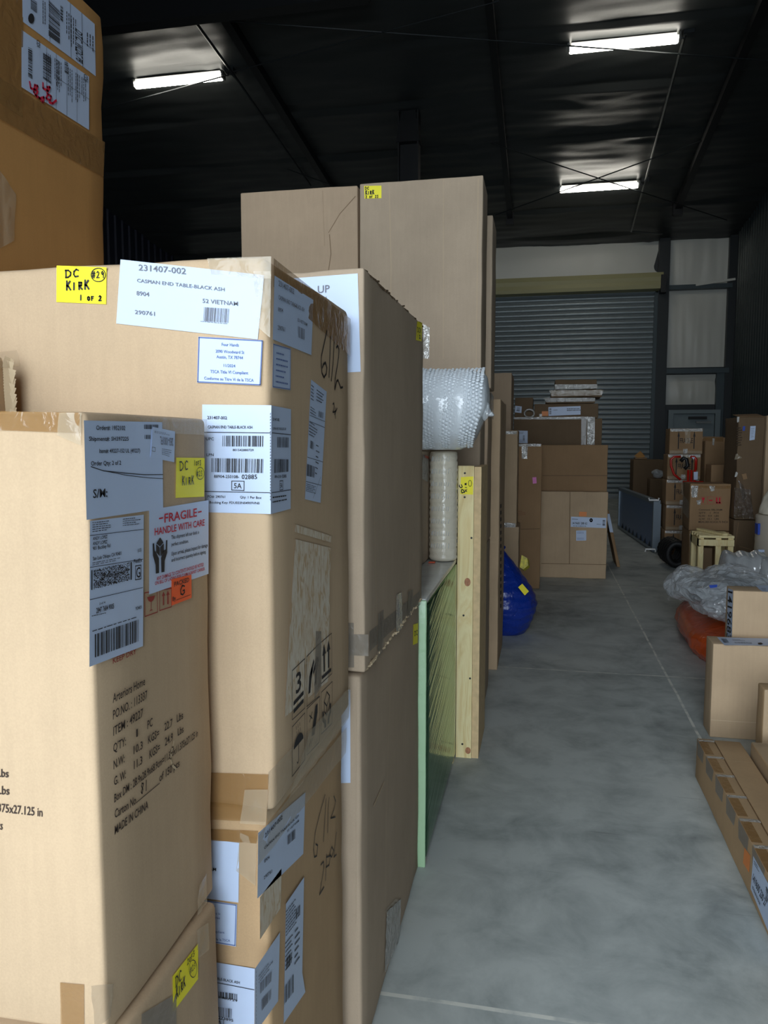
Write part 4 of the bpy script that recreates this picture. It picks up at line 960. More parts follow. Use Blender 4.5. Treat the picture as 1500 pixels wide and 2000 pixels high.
# narrow pine crate seen end-on
pc = thing('pine_crate', 'narrow upright pine crate with a yellow note near its top, seen end-on', 'crate', (-.29, 3.3, 0))
MB().box(-.342, -.276, 3.19, 3.215, 0, 1.25).build('end_board', M['pine'], pc)
MB().box(-.275, -.246, 3.195, 3.56, .0, 1.246).build('side_panel', M['ply_edge'], pc)
MB().box(-.342, -.328, 3.216, 3.56, .87, 1.24).build('side_panel', M['ply_edge'], pc)
for z in (1.22, 1.12, .95, .62, .35, .06): MB().tube([(-.30+(.016 if int(z*100) % 2 else -.014), 3.1885, z), (-.30+(.016 if int(z*100) % 2 else -.014), 3.192, z)], .0045, 8).build('screw', M['steel_black'], pc)
for px, py, rx, rz in ((913, 1137, .013, .018), (914, 1466, .012, .015)):
    p = at(px, py, 1, 3.1885); MB().add([p+Vector((rx*math.cos(i*.4488), 0, rz*math.sin(i*.4488))) for i in range(14)]+[p+Vector((0, .003, 0))], [tuple(range(13, -1, -1))]+[(i, (i+1) % 14, 14) for i in range(14)]).build('knot', plain('pine_knot', (176, 120, 84), .6, var=.3, vscale=90), pc)
Pf = (1, 3.19, -1)
l = paper(pc, Pf, [(900,932),(924.5,930.5),(924,966),(899,965)], 'yellow', 'note', lab='yellow note'); k = Ink(Pf,.002); k.hand('DC',*y4((478,1165),(445,1080),(455,1170)),.004); k.hand('KIRK',[(910,962)][0],(909,940),(914,962),.003) if False else k.hand('KIR',(912,960),(911,941),(908,960),.003)
k.ring((918,944),3,6,.002); k.build('handwriting', M['marker'], l)

# ---------------------------------------------------------------- tall flat cartons farther down the left row
bx = dict(x0=-.858, x1=-.284, y0=3.6, y1=3.88, z0=0, z1=2.548)
tb = carton('very tall tan carton with a yellow note at its top left corner', **bx, mat='greytan', r=.006); fc = faces(**bx); Fr = fc['F']
l = paper(tb, Fr, [(711,363),(745,362.5),(745,387),(712,388)], 'yellow', 'note', lab='yellow note'); k = Ink(Fr,.002); k.hand('DC',(713,370),(722,370),(713,365),.003); k.hand('KIRK',(714,380),(732,379),(714,372),.004); k.hand('2 OF 23',(714,387),(740,386),(714,382),.003); k.build('handwriting', M['marker'], l)
k = Ink(Fr,.001); k.stroke([(760,356),(764,520),(762,715)],.0015); k.stroke([(866,350),(866,700)],.001); k.stroke([(934,350),(930,720)],.0015); k.build('crease', M['crease'], tb)
l = paper(tb, Fr, [(888,955),(898,955),(898,1062),(888,1062)], name='number_label', lab='white number label'); k = Ink(Fr,.002); k.text('6 2 1',(890,1055),(890,985),(897,1055)); k.build('printing', M['ink'], l)
bx = dict(x0=-1.447, x1=-.866, y0=3.6, y1=3.88, z0=0, z1=2.543)
ta = carton('very tall tan carton left of the one with the yellow note, creased across its face', **bx, mat='tan', r=.006); Fr = faces(**bx)['F']
k = Ink(Fr,.001); k.stroke(y1((680,170),(600,260),(540,360)),.003); k.stroke(y1((545,370),(553,470),(540,560)),.004); k.stroke([(630,372),(634,480)],.001); k.build('crease', plain('dull_crease', (136,112,86), .8), ta)

bx = dict(x0=-.75, x1=-.272, y0=3.9, y1=4.2, z0=0, z1=.826); carton('flat tan carton on the floor past the pine crate, bottom of three stacked', **bx, mat='greytan', wear=.004)
bx = dict(x0=-.75, x1=-.270, y0=3.9, y1=4.21, z0=.830, z1=1.612); tm = carton('flat tan carton in the middle of three stacked past the pine crate', **bx, mat='tan', wear=.004)
bx = dict(x0=-.75, x1=-.258, y0=3.9, y1=4.19, z0=1.616, z1=2.456); tt = carton('flat tan carton on top of three, beside the very tall noted carton', **bx, mat='greytan', wear=.004)
tape(tm, faces(x0=0,x1=-.270,y0=3.9,y1=4.21,z0=.83,z1=1.612)['R'], [(958,765),(964,775),(963,820),(957,812)], 'tape_glint', .002, seed=61)
bx = dict(x0=-.68, x1=-.24, y0=4.5, y1=5.15, z0=0, z1=1.598)
t4 = carton('upright tan carton at the aisle before the blue bag, with dark printing down its side', **bx, mat='kraft', wear=.004); fc = faces(**bx)
k = Ink(fc['F'],.001); k.stroke([(940,1060),(972,1058)],.003); k.build('crease', M['crease'], t4)
k = Ink(fc['R'],.001)
for i in range(16): k.poly([(977,985+i*13),(979.5,984+i*13),(979.5,991+i*13),(977,993+i*13)])
k.build('printing', M['ink_soft'], t4)

# ---------------------------------------------------------------- far left group
bx = dict(x0=-.75, x1=-.288, y0=7.2, y1=7.75, z0=0, z1=1.985); carton('tall plain tan carton behind the upright carton, left of the dark stack', **bx, mat='tan')
bx = dict(x0=-.62, x1=-.185, y0=6.6, y1=7.0, z0=0, z1=.632); f2 = carton('small tan carton on the floor behind the blue bag, bottom of two', **bx, mat='kraft', wear=.005)
bx = dict(x0=-.60, x1=-.206, y0=6.6, y1=6.98, z0=.636, z1=1.45); f3 = carton('narrow tan carton stood on another behind the blue bag, taped at its top', **bx, mat='kraft', wear=.005)
tape(f3, (1,6.6,-1), [(985,842),(1010,842),(1009,848),(985,848)], 'tape_glint', .002, seed=62); tape(f3, (1,6.6,-1), [(980,1020),(1007,1022),(1007,1030),(980,1030)], 'tape_glint', .004, seed=63)
bx = dict(x0=-.27, x1=-.004, y0=7.15, y1=7.6, z0=0, z1=1.332); f4 = carton('tall narrow carton with a pink sticker, behind the blue bag', **bx, mat='brown', wear=.003); Fr = faces(**bx)['F']
paper(f4, Fr, y5((454,966),(488,963),(492,1018),(458,1022)), 'pink', 'pink_sticker'); tape(f4, Fr, y5((320,668),(532,668),(530,690),(320,692)), 'tape_glint', .002, seed=64); tape(f4, Fr, y5((358,690),(412,690),(408,800),(360,800)), 'tape_glint', .003, seed=65)
k = Ink(Fr,.001); k.stroke(y5((350,1425),(520,1422)),.003); k.build('crease', M['ink_soft'], f4)
k = Ink(Fr,.001); k.lines(y5((312,1262),(395,1258),(395,1300),(312,1310)),3,4); k.build('faded_red_print', plain('faded_red_print', (128,78,56), .8), f4)
bx = dict(x0=-.2, x1=.638, y0=7.8, y1=7.9, z0=0, z1=.866); f6 = carton('wide flat tan carton with a white label and orange tab, front of the far stack', **bx, mat='kraft', wear=.004); Fr = faces(**bx)['F']
k = Ink(Fr,.001); k.stroke(y5((788,1095),(782,1730)),.006); k.stroke(y5((535,1730),(1118,1740)),.005); k.build('crease', plain('dark_crease', (120,96,68), .8), f6)
paper(f6, Fr, y5((870,1270),(936,1272),(935,1312),(868,1311)), 'orange2', 'orange_tab')
l = paper(f6, Fr, y5((797,1314),(1110,1326),(1107,1416),(794,1404)), name='address_label', lab='white address label'); k = Ink(Fr,.003); k.text('1419683 288 62',*y5((808,1382),(940,1384),(808,1362))); k.lines(y5((805,1328),(865,1330),(865,1345),(805,1343)),1,2); k.lines(y5((815,1390),(1010,1396),(1010,1408),(815,1402)),1,3); k.build('printing', M['ink'], l); k = Ink(Fr,.003); k.bars(y5((1078,1344),(1100,1345),(1098,1400),(1076,1399)),9,71,1); k.build('barcode', M['ink'], l); k = Ink(Fr,.003); k.ring(y5((975,1346))[0],2.0,2.6,.012,10); k.build('emblem', M['ink'], l); k = Ink(Fr,.003); k.lines(y5((1025,1375),(1062,1377),(1062,1388),(1025,1386)),1,9,full=1.2); k.build('printing', M['ink'], l)
l = paper(f6, Fr, y5((842,1438),(932,1436),(932,1526),(842,1528)), name='small_label', lab='small white label'); k = Ink(Fr,.003); k.lines(y5((850,1446),(925,1446),(925,1464),(850,1466)),2,5); k.lines(y5((850,1500),(925,1500),(925,1520),(850,1520)),2,6); k.build('printing', M['ink_blue'], l)
bx = dict(x0=-.2, x1=.636, y0=7.94, y1=8.1, z0=0, z1=1.325); f7 = carton('wide taller plain carton right behind the flat one with the white label', **bx, mat='brown', wear=.004)
k = Ink(faces(**bx)['F'],.001); k.stroke(y5((545,950),(1118,950)),.005); k.build('crease', plain('darker_crease', (104,82,58), .8), f7)
bx = dict(x0=-.305, x1=.60, y0=8.3, y1=9.1, z0=0, z1=1.60); f5 = carton('large dark brown carton with shiny tape strips, carrying boxes and flat parcels', **bx, mat='dark'); Fr = faces(**bx)['F']
tape(f5, Fr, y5((290,432),(950,426),(945,450),(290,450)), 'tape_glint', .004, seed=66); tape(f5, Fr, y5((888,430),(938,430),(930,680),(886,680)), 'tape_grey', .002, seed=67); tape(f5, Fr, y5((942,426),(1010,430),(1006,680),(940,680)), 'tape_glint', .004, off=.002, seed=68)
l = paper(f5, Fr, y5((330,550),(412,552),(412,662),(332,660)), name='shipping_label', lab='white label'); k = Ink(Fr,.003); k.lines(y5((340,560),(402,560),(402,582),(340,582)),2,1); k.bars(y5((370,592),(385,592),(385,640),(370,640)),5,72,1); k.lines(y5((340,630),(400,630),(400,655),(340,655)),3,3); k.build('printing', M['ink_grey'], l)
bx = dict(x0=-.095, x1=.562, y0=8.35, y1=9.0, z0=1.604, z1=1.755); f8 = carton('shallow brown box with a white label and orange tab, on the large dark carton', **bx, mat='dark'); Fr = faces(**bx)['F']
paper(f8, Fr, y5((538,378),(594,378),(594,420),(536,420)), 'orange2', 'orange_tab'); l = paper(f8, Fr, y5((596,342),(882,332),(882,408),(598,420)), name='address_label', lab='white address label'); k = Ink(Fr,.003); k.bars(y5((604,352),(622,352),(622,408),(604,408)),9,73,1); k.lines(y5((640,360),(700,358),(700,375),(640,377)),1,4); k.lines(y5((760,350),(875,348),(875,375),(760,378)),2,5,.6,1.2); k.build('printing', M['ink_grey'], l)
tape(f8, Fr, y5((514,402),(540,402),(540,425),(514,425)), 'tape_glint', .003, seed=69)
bx = dict(x0=-.30, x1=-.108, y0=8.4, y1=8.8, z0=1.604, z1=1.826); f9 = carton('small dark box with a square white sticker, left on the large dark carton', **bx, mat='dark'); Fr = faces(**bx)['F']
l = paper(f9, Fr, y5((302,330),(360,336),(356,394),(298,388)), name='square_sticker', lab='square white sticker'); k = Ink(Fr,.003); k.bars(y5((318,345),(345,348),(340,380),(312,378)),4,74,1); k.build('printing', M['ink'], l)
tp = thing('tape_roll', 'small shiny roll of tape lying on the large dark carton beside dark box', 'tape', (-.145, 8.35, 1.604))
mb = MB(); pts = [(-.145+.05*math.cos(2*math.pi*i/24), 8.35, 1.656+.042*math.sin(2*math.pi*i/24)) for i in range(25)]; mb.tube(pts, .01, 8, False); mb.build('roll', M['tape_glint'], tp, True)
for (a, b, c, d, lab, mt) in ((.02, .53, 1.759, 1.82, 'flat parcel with a bright shiny tape edge, lowest of three on the shallow box', 'tape_glint'), (.075, .60, 1.824, 1.905, 'flat wrapped parcel in the middle of three on the shallow box', 'tape_grey'), (.115, .55, 1.909, 2.015, 'topmost dark flat parcel of the far stack before the roller shutter', None)):
    y = 8.4 if c < 1.8 else 8.45
    p = carton(lab, a, b, y, y+.5, c, d, mat='dark', wear=.012, dent=.004, group=None, name='flat_parcel', cat='parcel')
    Fp = (1, y, -1); q = [Vector((a-.02*(mt is not None), y, d)), Vector((b+.02*(mt == 'tape_grey'), y, d-.005)), Vector((b, y, c+.02)), Vector((a+.01, y, c+.015 if mt else c+.005))]
    if mt is None: q = [Vector((a, y, c+.055)), Vector((b, y, c+.05)), Vector((b, y, c+.005)), Vector((a, y, c))]
    tape(p, Fp, q, 'tape_glint' if mt != 'tape_grey' else 'tape_clear', .008, seed=int(c*100), nx=30)
lb = thing('flat_carton', 'thin flat carton leaning against the right side of the far stack', 'box', (.8, 8.8, 0))
v, f = rounded(.815, .85, 8.6, 9.08, 0, .62, .004, 90, .002, .001, (-.22, 0)); obj('body', v, f, M['brown'], lb, True)
l = MB(); 
for z0, z1 in ((.38, .58),): l.add([(.815-.22*z0-.001, 8.598, z0), (.85-.22*z0, 8.598, z0), (.85-.22*z1, 8.598, z1), (.815-.22*z1, 8.598, z1)], [(0,1,2,3)])
l.build('label', M['paper'], lb)

# blue bag
M['blue_bag'] = wrap_mat('blue_woven_sheet', (18, 52, 150), .9, 14, .28)
bg = thing('blue_bag', 'bulging bright blue bag with a yellow note, on the floor past the cartons', 'bag', (-.22, 5.45, 0))
vs, fs = [], []; n, m = 64, 48
for j in range(m+1):
    w = j/m; z = .60*w
    r = .245*(math.sin(math.pi*min(1, (w*.86+.12)))**.62)*(1.0 if w < .35 else 1-.62*((w-.35)/.65)**1.15)
    for k in range(n):
        a = 2*math.pi*k/n; d = (math.cos(a), math.sin(a))
        rr = r*(1+.05*n3(d[0]*1.2, d[1]*1.2, w*2)+.016*math.sin(60*w+5*n3(d[0]*1.5, d[1]*1.5, w*3))*(w > .05)+.03*n3(d[0]*3, d[1]*3, w*5))
        vs.append((-.235-.05*w+rr*d[0], 5.47+rr*d[1], z))
for j in range(m):
    for k in range(n): fs.append((j*n+k, j*n+(k+1) % n, (j+1)*n+(k+1) % n, (j+1)*n+k))
fs.append(tuple(range(n-1, -1, -1))); fs.append(tuple(m*n+k for k in range(n)))
obj('bag', vs, fs, M['blue_bag'], bg, True)
v, f = crumple((-.29, 5.47, .605), (.035, .035, .03), 8, .6, 4, 3); obj('knot', v, f, M['blue_bag'], bg, True)
def on_bag(px, py): return at(px, py, 1, 5.26)
mb = MB(); q = [(1012,1147),(1020,1140),(1033,1155),(1025,1163)]; P = [on_bag(*p) for p in q]; mb.add(P+[p+Vector((0, .004, 0)) for p in P], [(3,2,1,0),(4,5,6,7),(0,1,5,4),(1,2,6,5),(2,3,7,6),(3,0,4,7)]); o = mb.build('note', M['yellow'], bg); o['label'] = 'yellow note'
tg = MB(); P = [at(p[0],p[1],1,5.30) for p in ((1015,1108),(1019,1084),(1030,1090),(1032,1104),(1022,1112))]; tg.add(P+[p+Vector((.01,.05,-.02)) for p in P], [(4,3,2,1,0),(5,6,7,8,9)]+[(i, (i+1) % 5, 5+(i+1) % 5, 5+i) for i in range(5)])
o = tg.build('yellow_black_tag', plain('yellow_black_tag', (190, 176, 30), .4, var=.5, vscale=40), bg)
# ---------------------------------------------------------------- right side, near to far
bx = dict(x0=.628, x1=.690, y0=1.25, y1=3.19, z0=0, z1=.163)
L1 = carton('long narrow carton along the aisle with an orange tab and white label', **bx, mat='kraft2', r=.004, wear=.002, name='long_carton'); Lf = (0, .628, -1)
paper(L1, Lf, x1((583,1110),(633,1182),(622,1325),(570,1240)), 'orange2', 'orange_tab')
l = paper(L1, Lf, x1((658,1182),(905,1640),(905,2120),(635,1460)), name='address_label', lab='white address label'); k = Ink(Lf,.002); k.text('1419600 230 27',*x1((648,1385),(760,1625),(660,1330))); k.text('EPIC',*x1((665,1240),(710,1320),(668,1205))) if False else k.lines(x1((665,1215),(720,1310),(718,1345),(662,1255)),2,3); k.lines(x1((650,1430),(735,1620),(733,1650),(648,1460)),2,5,.4); k.bars(x1((765,1440),(790,1485),(788,1600),(762,1545)),7,81,1); k.build('printing', M['ink'], l)
for i in range(7):
    y = 3.17-.165*i
    tape(L1, Lf, [Vector((.628, y, .163)), Vector((.628, y-.125-.01*(i % 2), .163)), Vector((.628, y-.115, .112)), Vector((.628, y-.01, .104))], 'tape_grey', .0004, seed=90+i, nx=6, ny=4)
    tape(L1, (2, .163, 1), [Vector((.629, y, .163)), Vector((.689, y, .163)), Vector((.689, y-.02, .163)), Vector((.629, y-.02, .163))], 'tape_glint', .0006, seed=100+i, nx=6, ny=3)
    tape(L1, (2, .163, 1), [Vector((.629, y-.022, .163)), Vector((.66, y-.022, .163)), Vector((.66, y-.15, .163)), Vector((.629, y-.15, .163))], 'tape_brown', .0004, seed=110+i, nx=4, ny=6)
bx = dict(x0=.694, x1=.793, y0=1.25, y1=3.19, z0=0, z1=.160); L2 = carton('long plain carton lying against the long narrow labelled one', **bx, mat='kraft2', r=.004, wear=.002, name='long_carton')
k = Ink((2,.160,1),.001); k.stroke([Vector((.697,2.98,.161)),Vector((.79,2.98,.161))],.0015,True); k.build('crease', M['crease'], L2)
bx = dict(x0=.802, x1=1.25, y0=2.35, y1=3.08, z0=0, z1=.205); b5 = carton('low taped carton at the right edge beside the long cartons', **bx, mat='kraft2', r=.006)
tape(b5, (2,.205,1), [Vector((.803,3.07,.205)),Vector((.87,3.07,.205)),Vector((.87,2.4,.205)),Vector((.803,2.4,.205))], 'tape_clear', .002, seed=121); tape(b5, (0,.802,-1), [Vector((.802,3.07,.2)),Vector((.802,2.5,.2)),Vector((.802,2.5,.02)),Vector((.802,3.07,.02))], 'tape_clear', .002, seed=122)
bx = dict(x0=.875, x1=1.3, y0=3.2, y1=3.3, z0=0, z1=.375); b6 = carton('carton with a clear-taped corner standing before the tan box', **bx, mat='kraft2', r=.007)
b6['label'] = 'carton with clear-taped corner at the right edge, before the smooth tan box'
tape(b6, (1,3.2,-1), [Vector((.876,3.2,.374)),Vector((.9,3.2,.374)),Vector((.9,3.2,.02)),Vector((.876,3.2,.02))], 'tape_clear', .002, seed=123)
bx = dict(x0=.775, x1=1.35, y0=3.65, y1=3.80, z0=0, z1=.437); r2 = carton('smooth tan carton with a white label on its top, right of the floor joint', **bx, mat='kraft', r=.004, wear=.001); fc = faces(**bx)
k = Ink(fc['F'],.001); k.stroke(y8((565,1552),(1000,1580)),.003); k.build('crease', M['inner'], r2)
l = paper(r2, fc['T'], y8((620,783),(1130,796),(1130,862),(690,858)), name='address_label', lab='white address label'); k = Ink(fc['T'],.002); k.bars(y8((655,795),(705,796),(735,835),(685,835)),14,82); k.lines(y8((760,800),(880,805),(890,820),(770,815)),2,4); k.lines(y8((780,825),(980,832),(990,845),(790,840)),2,5); k.poly(y8((1000,835),(1030,832),(1050,845),(1030,853),(1005,850))); k.build('printing', M['ink'], l)
bx = dict(x0=.9, x1=1.4, y0=3.86, y1=4.0, z0=0, z1=.646); r3 = carton('tan carton with a big number strip down its edge, behind the smooth tan one', **bx, mat='kraft', r=.004, wear=.001); fc = faces(**bx)
l = paper(r3, fc['L'], y8((723,328),(769,345),(758,810),(708,800)), name='number_strip', lab='white strip with large numerals'); k = Ink(fc['L'],.002); k.text('1419683',*y8((724,350),(710,795),(764,362))); k.build('printing', M['ink'], l)
l = paper(r3, fc['T'], y8((980,302),(1120,302),(1120,362),(1045,358),(1010,335)), name='address_label', lab='white address label'); k = Ink(fc['T'],.002); k.lines(y8((1030,325),(1100,325),(1100,350),(1045,350)),2,7); k.build('printing', M['ink_grey'], l)

# orange bag beneath, clear plastic bundle above
M['orange_bag'] = wrap_mat('orange_plastic_sheet', (206, 84, 32), .7, 9, .25)
ob_ = thing('orange_bag', 'flat orange plastic bag lying on the floor under the clear plastic bundle', 'bag', (1.35, 5.4, 0))
vs, fs = [], []; n, m = 60, 40
for j in range(m+1):
    w = j/m
    for k in range(n):
        a = 2*math.pi*k/n; d = (math.cos(a), math.sin(a)); e = 3.2
        ca, sa = abs(d[0])**(2/e)*(1 if d[0] > 0 else -1), abs(d[1])**(2/e)*(1 if d[1] > 0 else -1)
        s = math.sin(math.pi*(.5+w*.5)) if w > .3 else 1-.12*(1-w/.3)
        s = max(.02, (1-w**6.0))*(.9+.1*min(1, w/.25))
        fold = 1+.04*n3(ca*3, sa*4, w*3)+.03*(1-2*abs(n3(ca*7, sa*9, w*3)))
        vs.append((1.37+.42*s*ca*fold+.03*sa, 5.42+.78*s*sa*fold, .25*w+.015*n3(ca*2, sa*2, w*2)*w))
for j in range(m):
    for k in range(n): fs.append((j*n+k, j*n+(k+1) % n, (j+1)*n+(k+1) % n, (j+1)*n+k))
fs.append(tuple(range(n-1, -1, -1))); fs.append(tuple(m*n+k for k in range(n)))
obj('bag', vs, fs, M['orange_bag'], ob_, True)
def bundle(label, parts, inner, loc, seed, tapequad=None):
    t = thing('plastic_bundle', label, 'bundle', loc)
    mb = MB()
    for i, (c, r) in enumerate(parts):
        v, f = crumple(c, r, seed+i*3, .26, 2.6, 4, .262, .10); mb.add(v, f)
    mb.build('clear_film', M['clear_dense'], t, False)
    mi = MB()
    for i, (c, r) in enumerate(inner):
        v, f = crumple(c, r, seed+9+i, .15, 2.0, 4, .265, .02); mi.add(v, f)
    mi.build('contents', plain('grey_wrapped_goods', (112, 118, 124), .35, var=.25, bump=.8, bscale=10, vscale=6), t, True)
    return t
pb = bundle('crumpled clear plastic bundle lying on the orange bag', [((1.18, 5.25, .385), (.27, .36, .15)), ((1.02, 5.62, .36), (.15, .2, .11)), ((1.12, 4.98, .36), (.13, .18, .1))], [((1.2, 5.28, .385), (.23, .3, .12))], (1.18, 5.3, .262), 31)
P = [at(p[0], p[1], 1, 4.93) for p in y8((548,300),(625,295),(620,318),(560,330))]
mb = MB(); mb.add(P+[p+Vector((0, .004, 0)) for p in P], [(3,2,1,0),(4,5,6,7),(0,1,5,4),(1,2,6,5),(2,3,7,6),(3,0,4,7)]); mb.build('blue_tape', M['blue_tape'], pb)
mb = MB(); vv = []
for i in range(9):
    u = i/8; p0 = Vector((.93, 5.62, .42)).lerp(Vector((.865, 5.5, .268)), u); w = .07-.03*u
    for s in (-1, -.3, .3, 1): vv.append(p0+Vector((.02*s*(1-u), s*w, .012*n3(u*6, s*3, 1))))
mb.add(vv, [(i*4+k, i*4+k+1, i*4+k+5, i*4+k+4) for i in range(8) for k in range(3)]); mb.build('loose_flap', M['clear_dense'], pb, True)
M['grey_bag'] = tape_mat('grey_film_roll', (176, 178, 178), .9, .16, 8, .9, .01, 1.7)
gb = thing('plastic_bundle', 'rolled grey plastic bundle behind the crumpled one at the right edge', 'bundle', (1.6, 5.5, .262))
mb = MB()
for i, (x0_, x1_, y_, z_, r_) in enumerate(((1.28, 1.55, 5.85, .42, .15), (1.5, 2.0, 5.75, .40, .135))):
    prof = [(.03, x0_-.02), (r_*.8, x0_)] + [(r_*(1+.06*math.sin(j*.9+i)+.05*n3(j*.8, i, 3)), x0_+.01+(x1_-x0_)*j/20) for j in range(21)] + [(r_*.6, x1_+.03), (.03, x1_+.04)]
    v, f = lathe_noise((0, y_, z_), prof, 36, .1, 5, 4+i, 0); mb.add(v, f)
mb.build('roll', M['grey_bag'], gb, True)

# upright wrapped roll, right edge, with a bag on top
M['pale_wrap'] = plain('pale_paper_wrap', (176, 166, 150), .5, bump=.3, bscale=12)
ur = thing('wrapped_roll', 'pale upright roll with blue tape marks at the right edge', 'roll', (1.93, 6.8, 0))
prof = [(.15, 0), (.185, .005)] + [(.19*(1+.01*n3(i*.7, 2, 1)), .01+.74*i/30) for i in range(31)] + [(.18, .757), (.05, .76)]
v, f = lathe_noise((1.925, 6.8, 0), prof, 40, .03, 3, 2); obj('roll', v, f, M['pale_wrap'], ur, True)
def patch(parent, pts, y, name, mat, th=.004):
    P = [at(p[0], p[1], 1, y) for p in pts]; n = len(P)
    if (P[1]-P[0]).cross(P[2]-P[0]).y > 0: P.reverse()
    return MB().add(P+[p+Vector((0, th, 0)) for p in P], [tuple(range(n)), tuple(range(2*n-1, n-1, -1))]+[(i, n+i, n+(i+1) % n, (i+1) % n) for i in range(n)]).build(name, M[mat] if isinstance(mat, str) else mat, parent)
patch(ur, y7((1408,1095),(1430,1090),(1426,1192),(1406,1192)), 6.705, 'blue_tape', 'blue_tape', .09)
patch(ur, y7((1412,1330),(1468,1330),(1462,1540),(1420,1545)), 6.66, 'label', 'paper', .03)
wb2 = thing('wrapped_bag', 'pale plastic bag slumped on top of the upright roll at the right edge', 'bag', (1.95, 6.8, .762))
vs, fs = [], []
n, m = 40, 24
for j in range(m+1):
    w = j/m; r = .19*(1-.55*w**1.5)
    for k in range(n):
        a = 2*math.pi*k/n; d = (math.cos(a), math.sin(a)); rr = r*(1+.16*n3(d[0]*2.5, d[1]*2.5, w*2.5)+.05*(1-2*abs(n3(d[0]*5, d[1]*5, w*4))))
        vs.append((1.955+rr*d[0]+.05*w, 6.8+rr*d[1], .764+.34*w+.02*n3(d[0], d[1], 4)*w))
for j in range(m):
    for k in range(n): fs.append((j*n+k, j*n+(k+1) % n, (j+1)*n+(k+1) % n, (j+1)*n+k))
fs.append(tuple(range(n-1, -1, -1))); fs.append(tuple(m*n+k for k in range(n)))
obj('bag', vs, fs, M['stretch'], wb2, True)

# pine trestle crate
pr = thing('slatted_crate', 'small open pine slatted crate standing before the carton with red symbols', 'crate', (1.54, 7.4, 0))
def slat(*b): MB().box(*b).build('slat', M['pine'], pr)
for x in (1.405, 1.655):
    for y in (7.3, 7.62): MB().box(x-.02, x+.025, y-.03, y+.03, 0, .50).build('post', M['pine'], pr)
MB().box(1.53, 1.575, 7.26, 7.29, 0, .50).build('post', M['pine'], pr)
slat(1.385, 1.68, 7.245, 7.268, .43, .485); slat(1.385, 1.68, 7.64, 7.66, .44, .495); slat(1.385, 1.405, 7.27, 7.64, .42, .49)
for i in range(4): slat(1.385, 1.68, 7.25+.105*i, 7.32+.105*i, .502, .522)
MB().beam((1.46, 7.66, .535), (1.6, 7.24, .535), .05, .02).build('slat', M['pine'], pr)
tb_ = carton('dark goods inside the slatted pine crate', 1.44, 1.52, 7.33, 7.58, 0, .40, mat='dark'); tb_['label'] = 'small dark carton standing inside the slatted pine crate'

# two cartons with red symbols
bx = dict(x0=1.455, x1=1.83, y0=8.1, y1=8.52, z0=0, z1=.470); c1_ = carton('brown carton on the floor under the one with red symbols', **bx, mat='brown', wear=.006)
tape(c1_, (1,8.1,-1), y7((785,1180),(815,1180),(815,1300),(785,1310)), 'tape_glint', .003, seed=131)
patch(c1_, y7((670,1200),(695,1205),(690,1350),(668,1340)), 8.09, 'label', 'paper') if False else None
bx = dict(x0=1.448, x1=1.828, y0=8.1, y1=8.5, z0=.474, z1=.942); c2_ = carton('brown carton with red symbols and shipping text, upper of two', **bx, mat='brown', wear=.006); Fr = faces(**bx)['F']
for q, s in ((((797,744),(860,744),(850,850),(800,850)),1),(((960,744),(1015,744),(1008,790),(975,795)),2),(((845,880),(890,870),(880,920),(855,918)),3)): tape(c2_, Fr, y7(*q), 'tape_glint', .006, seed=131+s)
tape(c2_, Fr, y7((795,744),(1155,744),(1155,770),(795,768)), 'tape_brown', .002, seed=139)
k = Ink(Fr,.0015); k.poly(y7((895,852),(922,852),(918,872),(910,878),(910,900),(902,900),(902,878),(896,872))); k.poly(y7((960,872),(992,872),(992,884),(960,884)))
for x in (1032, 1058): k.poly(y7((x-8,852),(x+6,852),(x+6,905),(x-8,905)))
k.poly(y7((1026,893),(1068,893),(1068,907),(1026,907)))
for x in (890, 950, 1020): k.frame(y7((x,845),(x+55,845),(x+55,912),(x,912)),.0015)
k.build('red_symbols', M['ink_red'], c2_)
k = Ink(Fr,.0015); k.text('Comment: BBJ-306M',*y7((868,970),(1080,972),(868,955)))
for i, s in enumerate(('QTY:    1   PCS', 'N.W:   9.9   LBS', 'G.W:  12.1   LBS')): k.text(s,*y7((868,1000+i*28),(1050,1000+i*28),(868,984+i*28)))
k.text('MEAS:28X18.5X20.75 INCH',*y7((864,1083),(1132,1084),(864,1066))); k.build('printing', M['ink_soft'], c2_)
tape(c2_, (0,1.448,-1), [(1334,965),(1346,980),(1346,1015),(1334,1000)], 'tape_clear', .006, seed=141)

# big dark cartons at the right
bx = dict(x0=1.83, x1=2.2, y0=7.95, y1=8.5, z0=0, z1=.60); d1_ = carton('dark brown carton on the floor under the big sagging one, right side', **bx, mat='dark'); k = Ink((1,7.95,-1),.001); k.stroke(y7((1230,1080),(1200,1300),(1190,1500)),.004); k.stroke(y7((1240,1300),(1340,1325),(1330,1500)),.004); k.build('crease', M['brown'], d1_)
bx = dict(x0=1.835, x1=2.075, y0=7.95, y1=8.5, z0=.604, z1=1.595); d2_ = carton('big dark brown carton with torn film at its foot, upper of two at right', **bx, mat='dark', wear=.01, dent=.008); Fr = faces(**bx)['F']
paper(d2_, Fr, y7((1338,198),(1388,196),(1378,322),(1330,330)), name='label', lab='white label'); k = Ink(Fr,.002); k.lines(y7((1345,215),(1380,213),(1375,300),(1340,305)),6,2,.25); k.build('printing', M['ink_grey'], l) if False else k.build('printing', M['ink_grey'], d2_)
paper(d2_, Fr, y7((1270,200),(1292,198),(1288,240),(1268,242)), 'blue_tape', 'blue_tape')
k = Ink(Fr,.0015); k.lines(y7((1215,205),(1275,200),(1268,380),(1212,385)),8,3,.55); k.build('faded_print', plain('faded_brown_print', (70,54,38), .8), d2_)
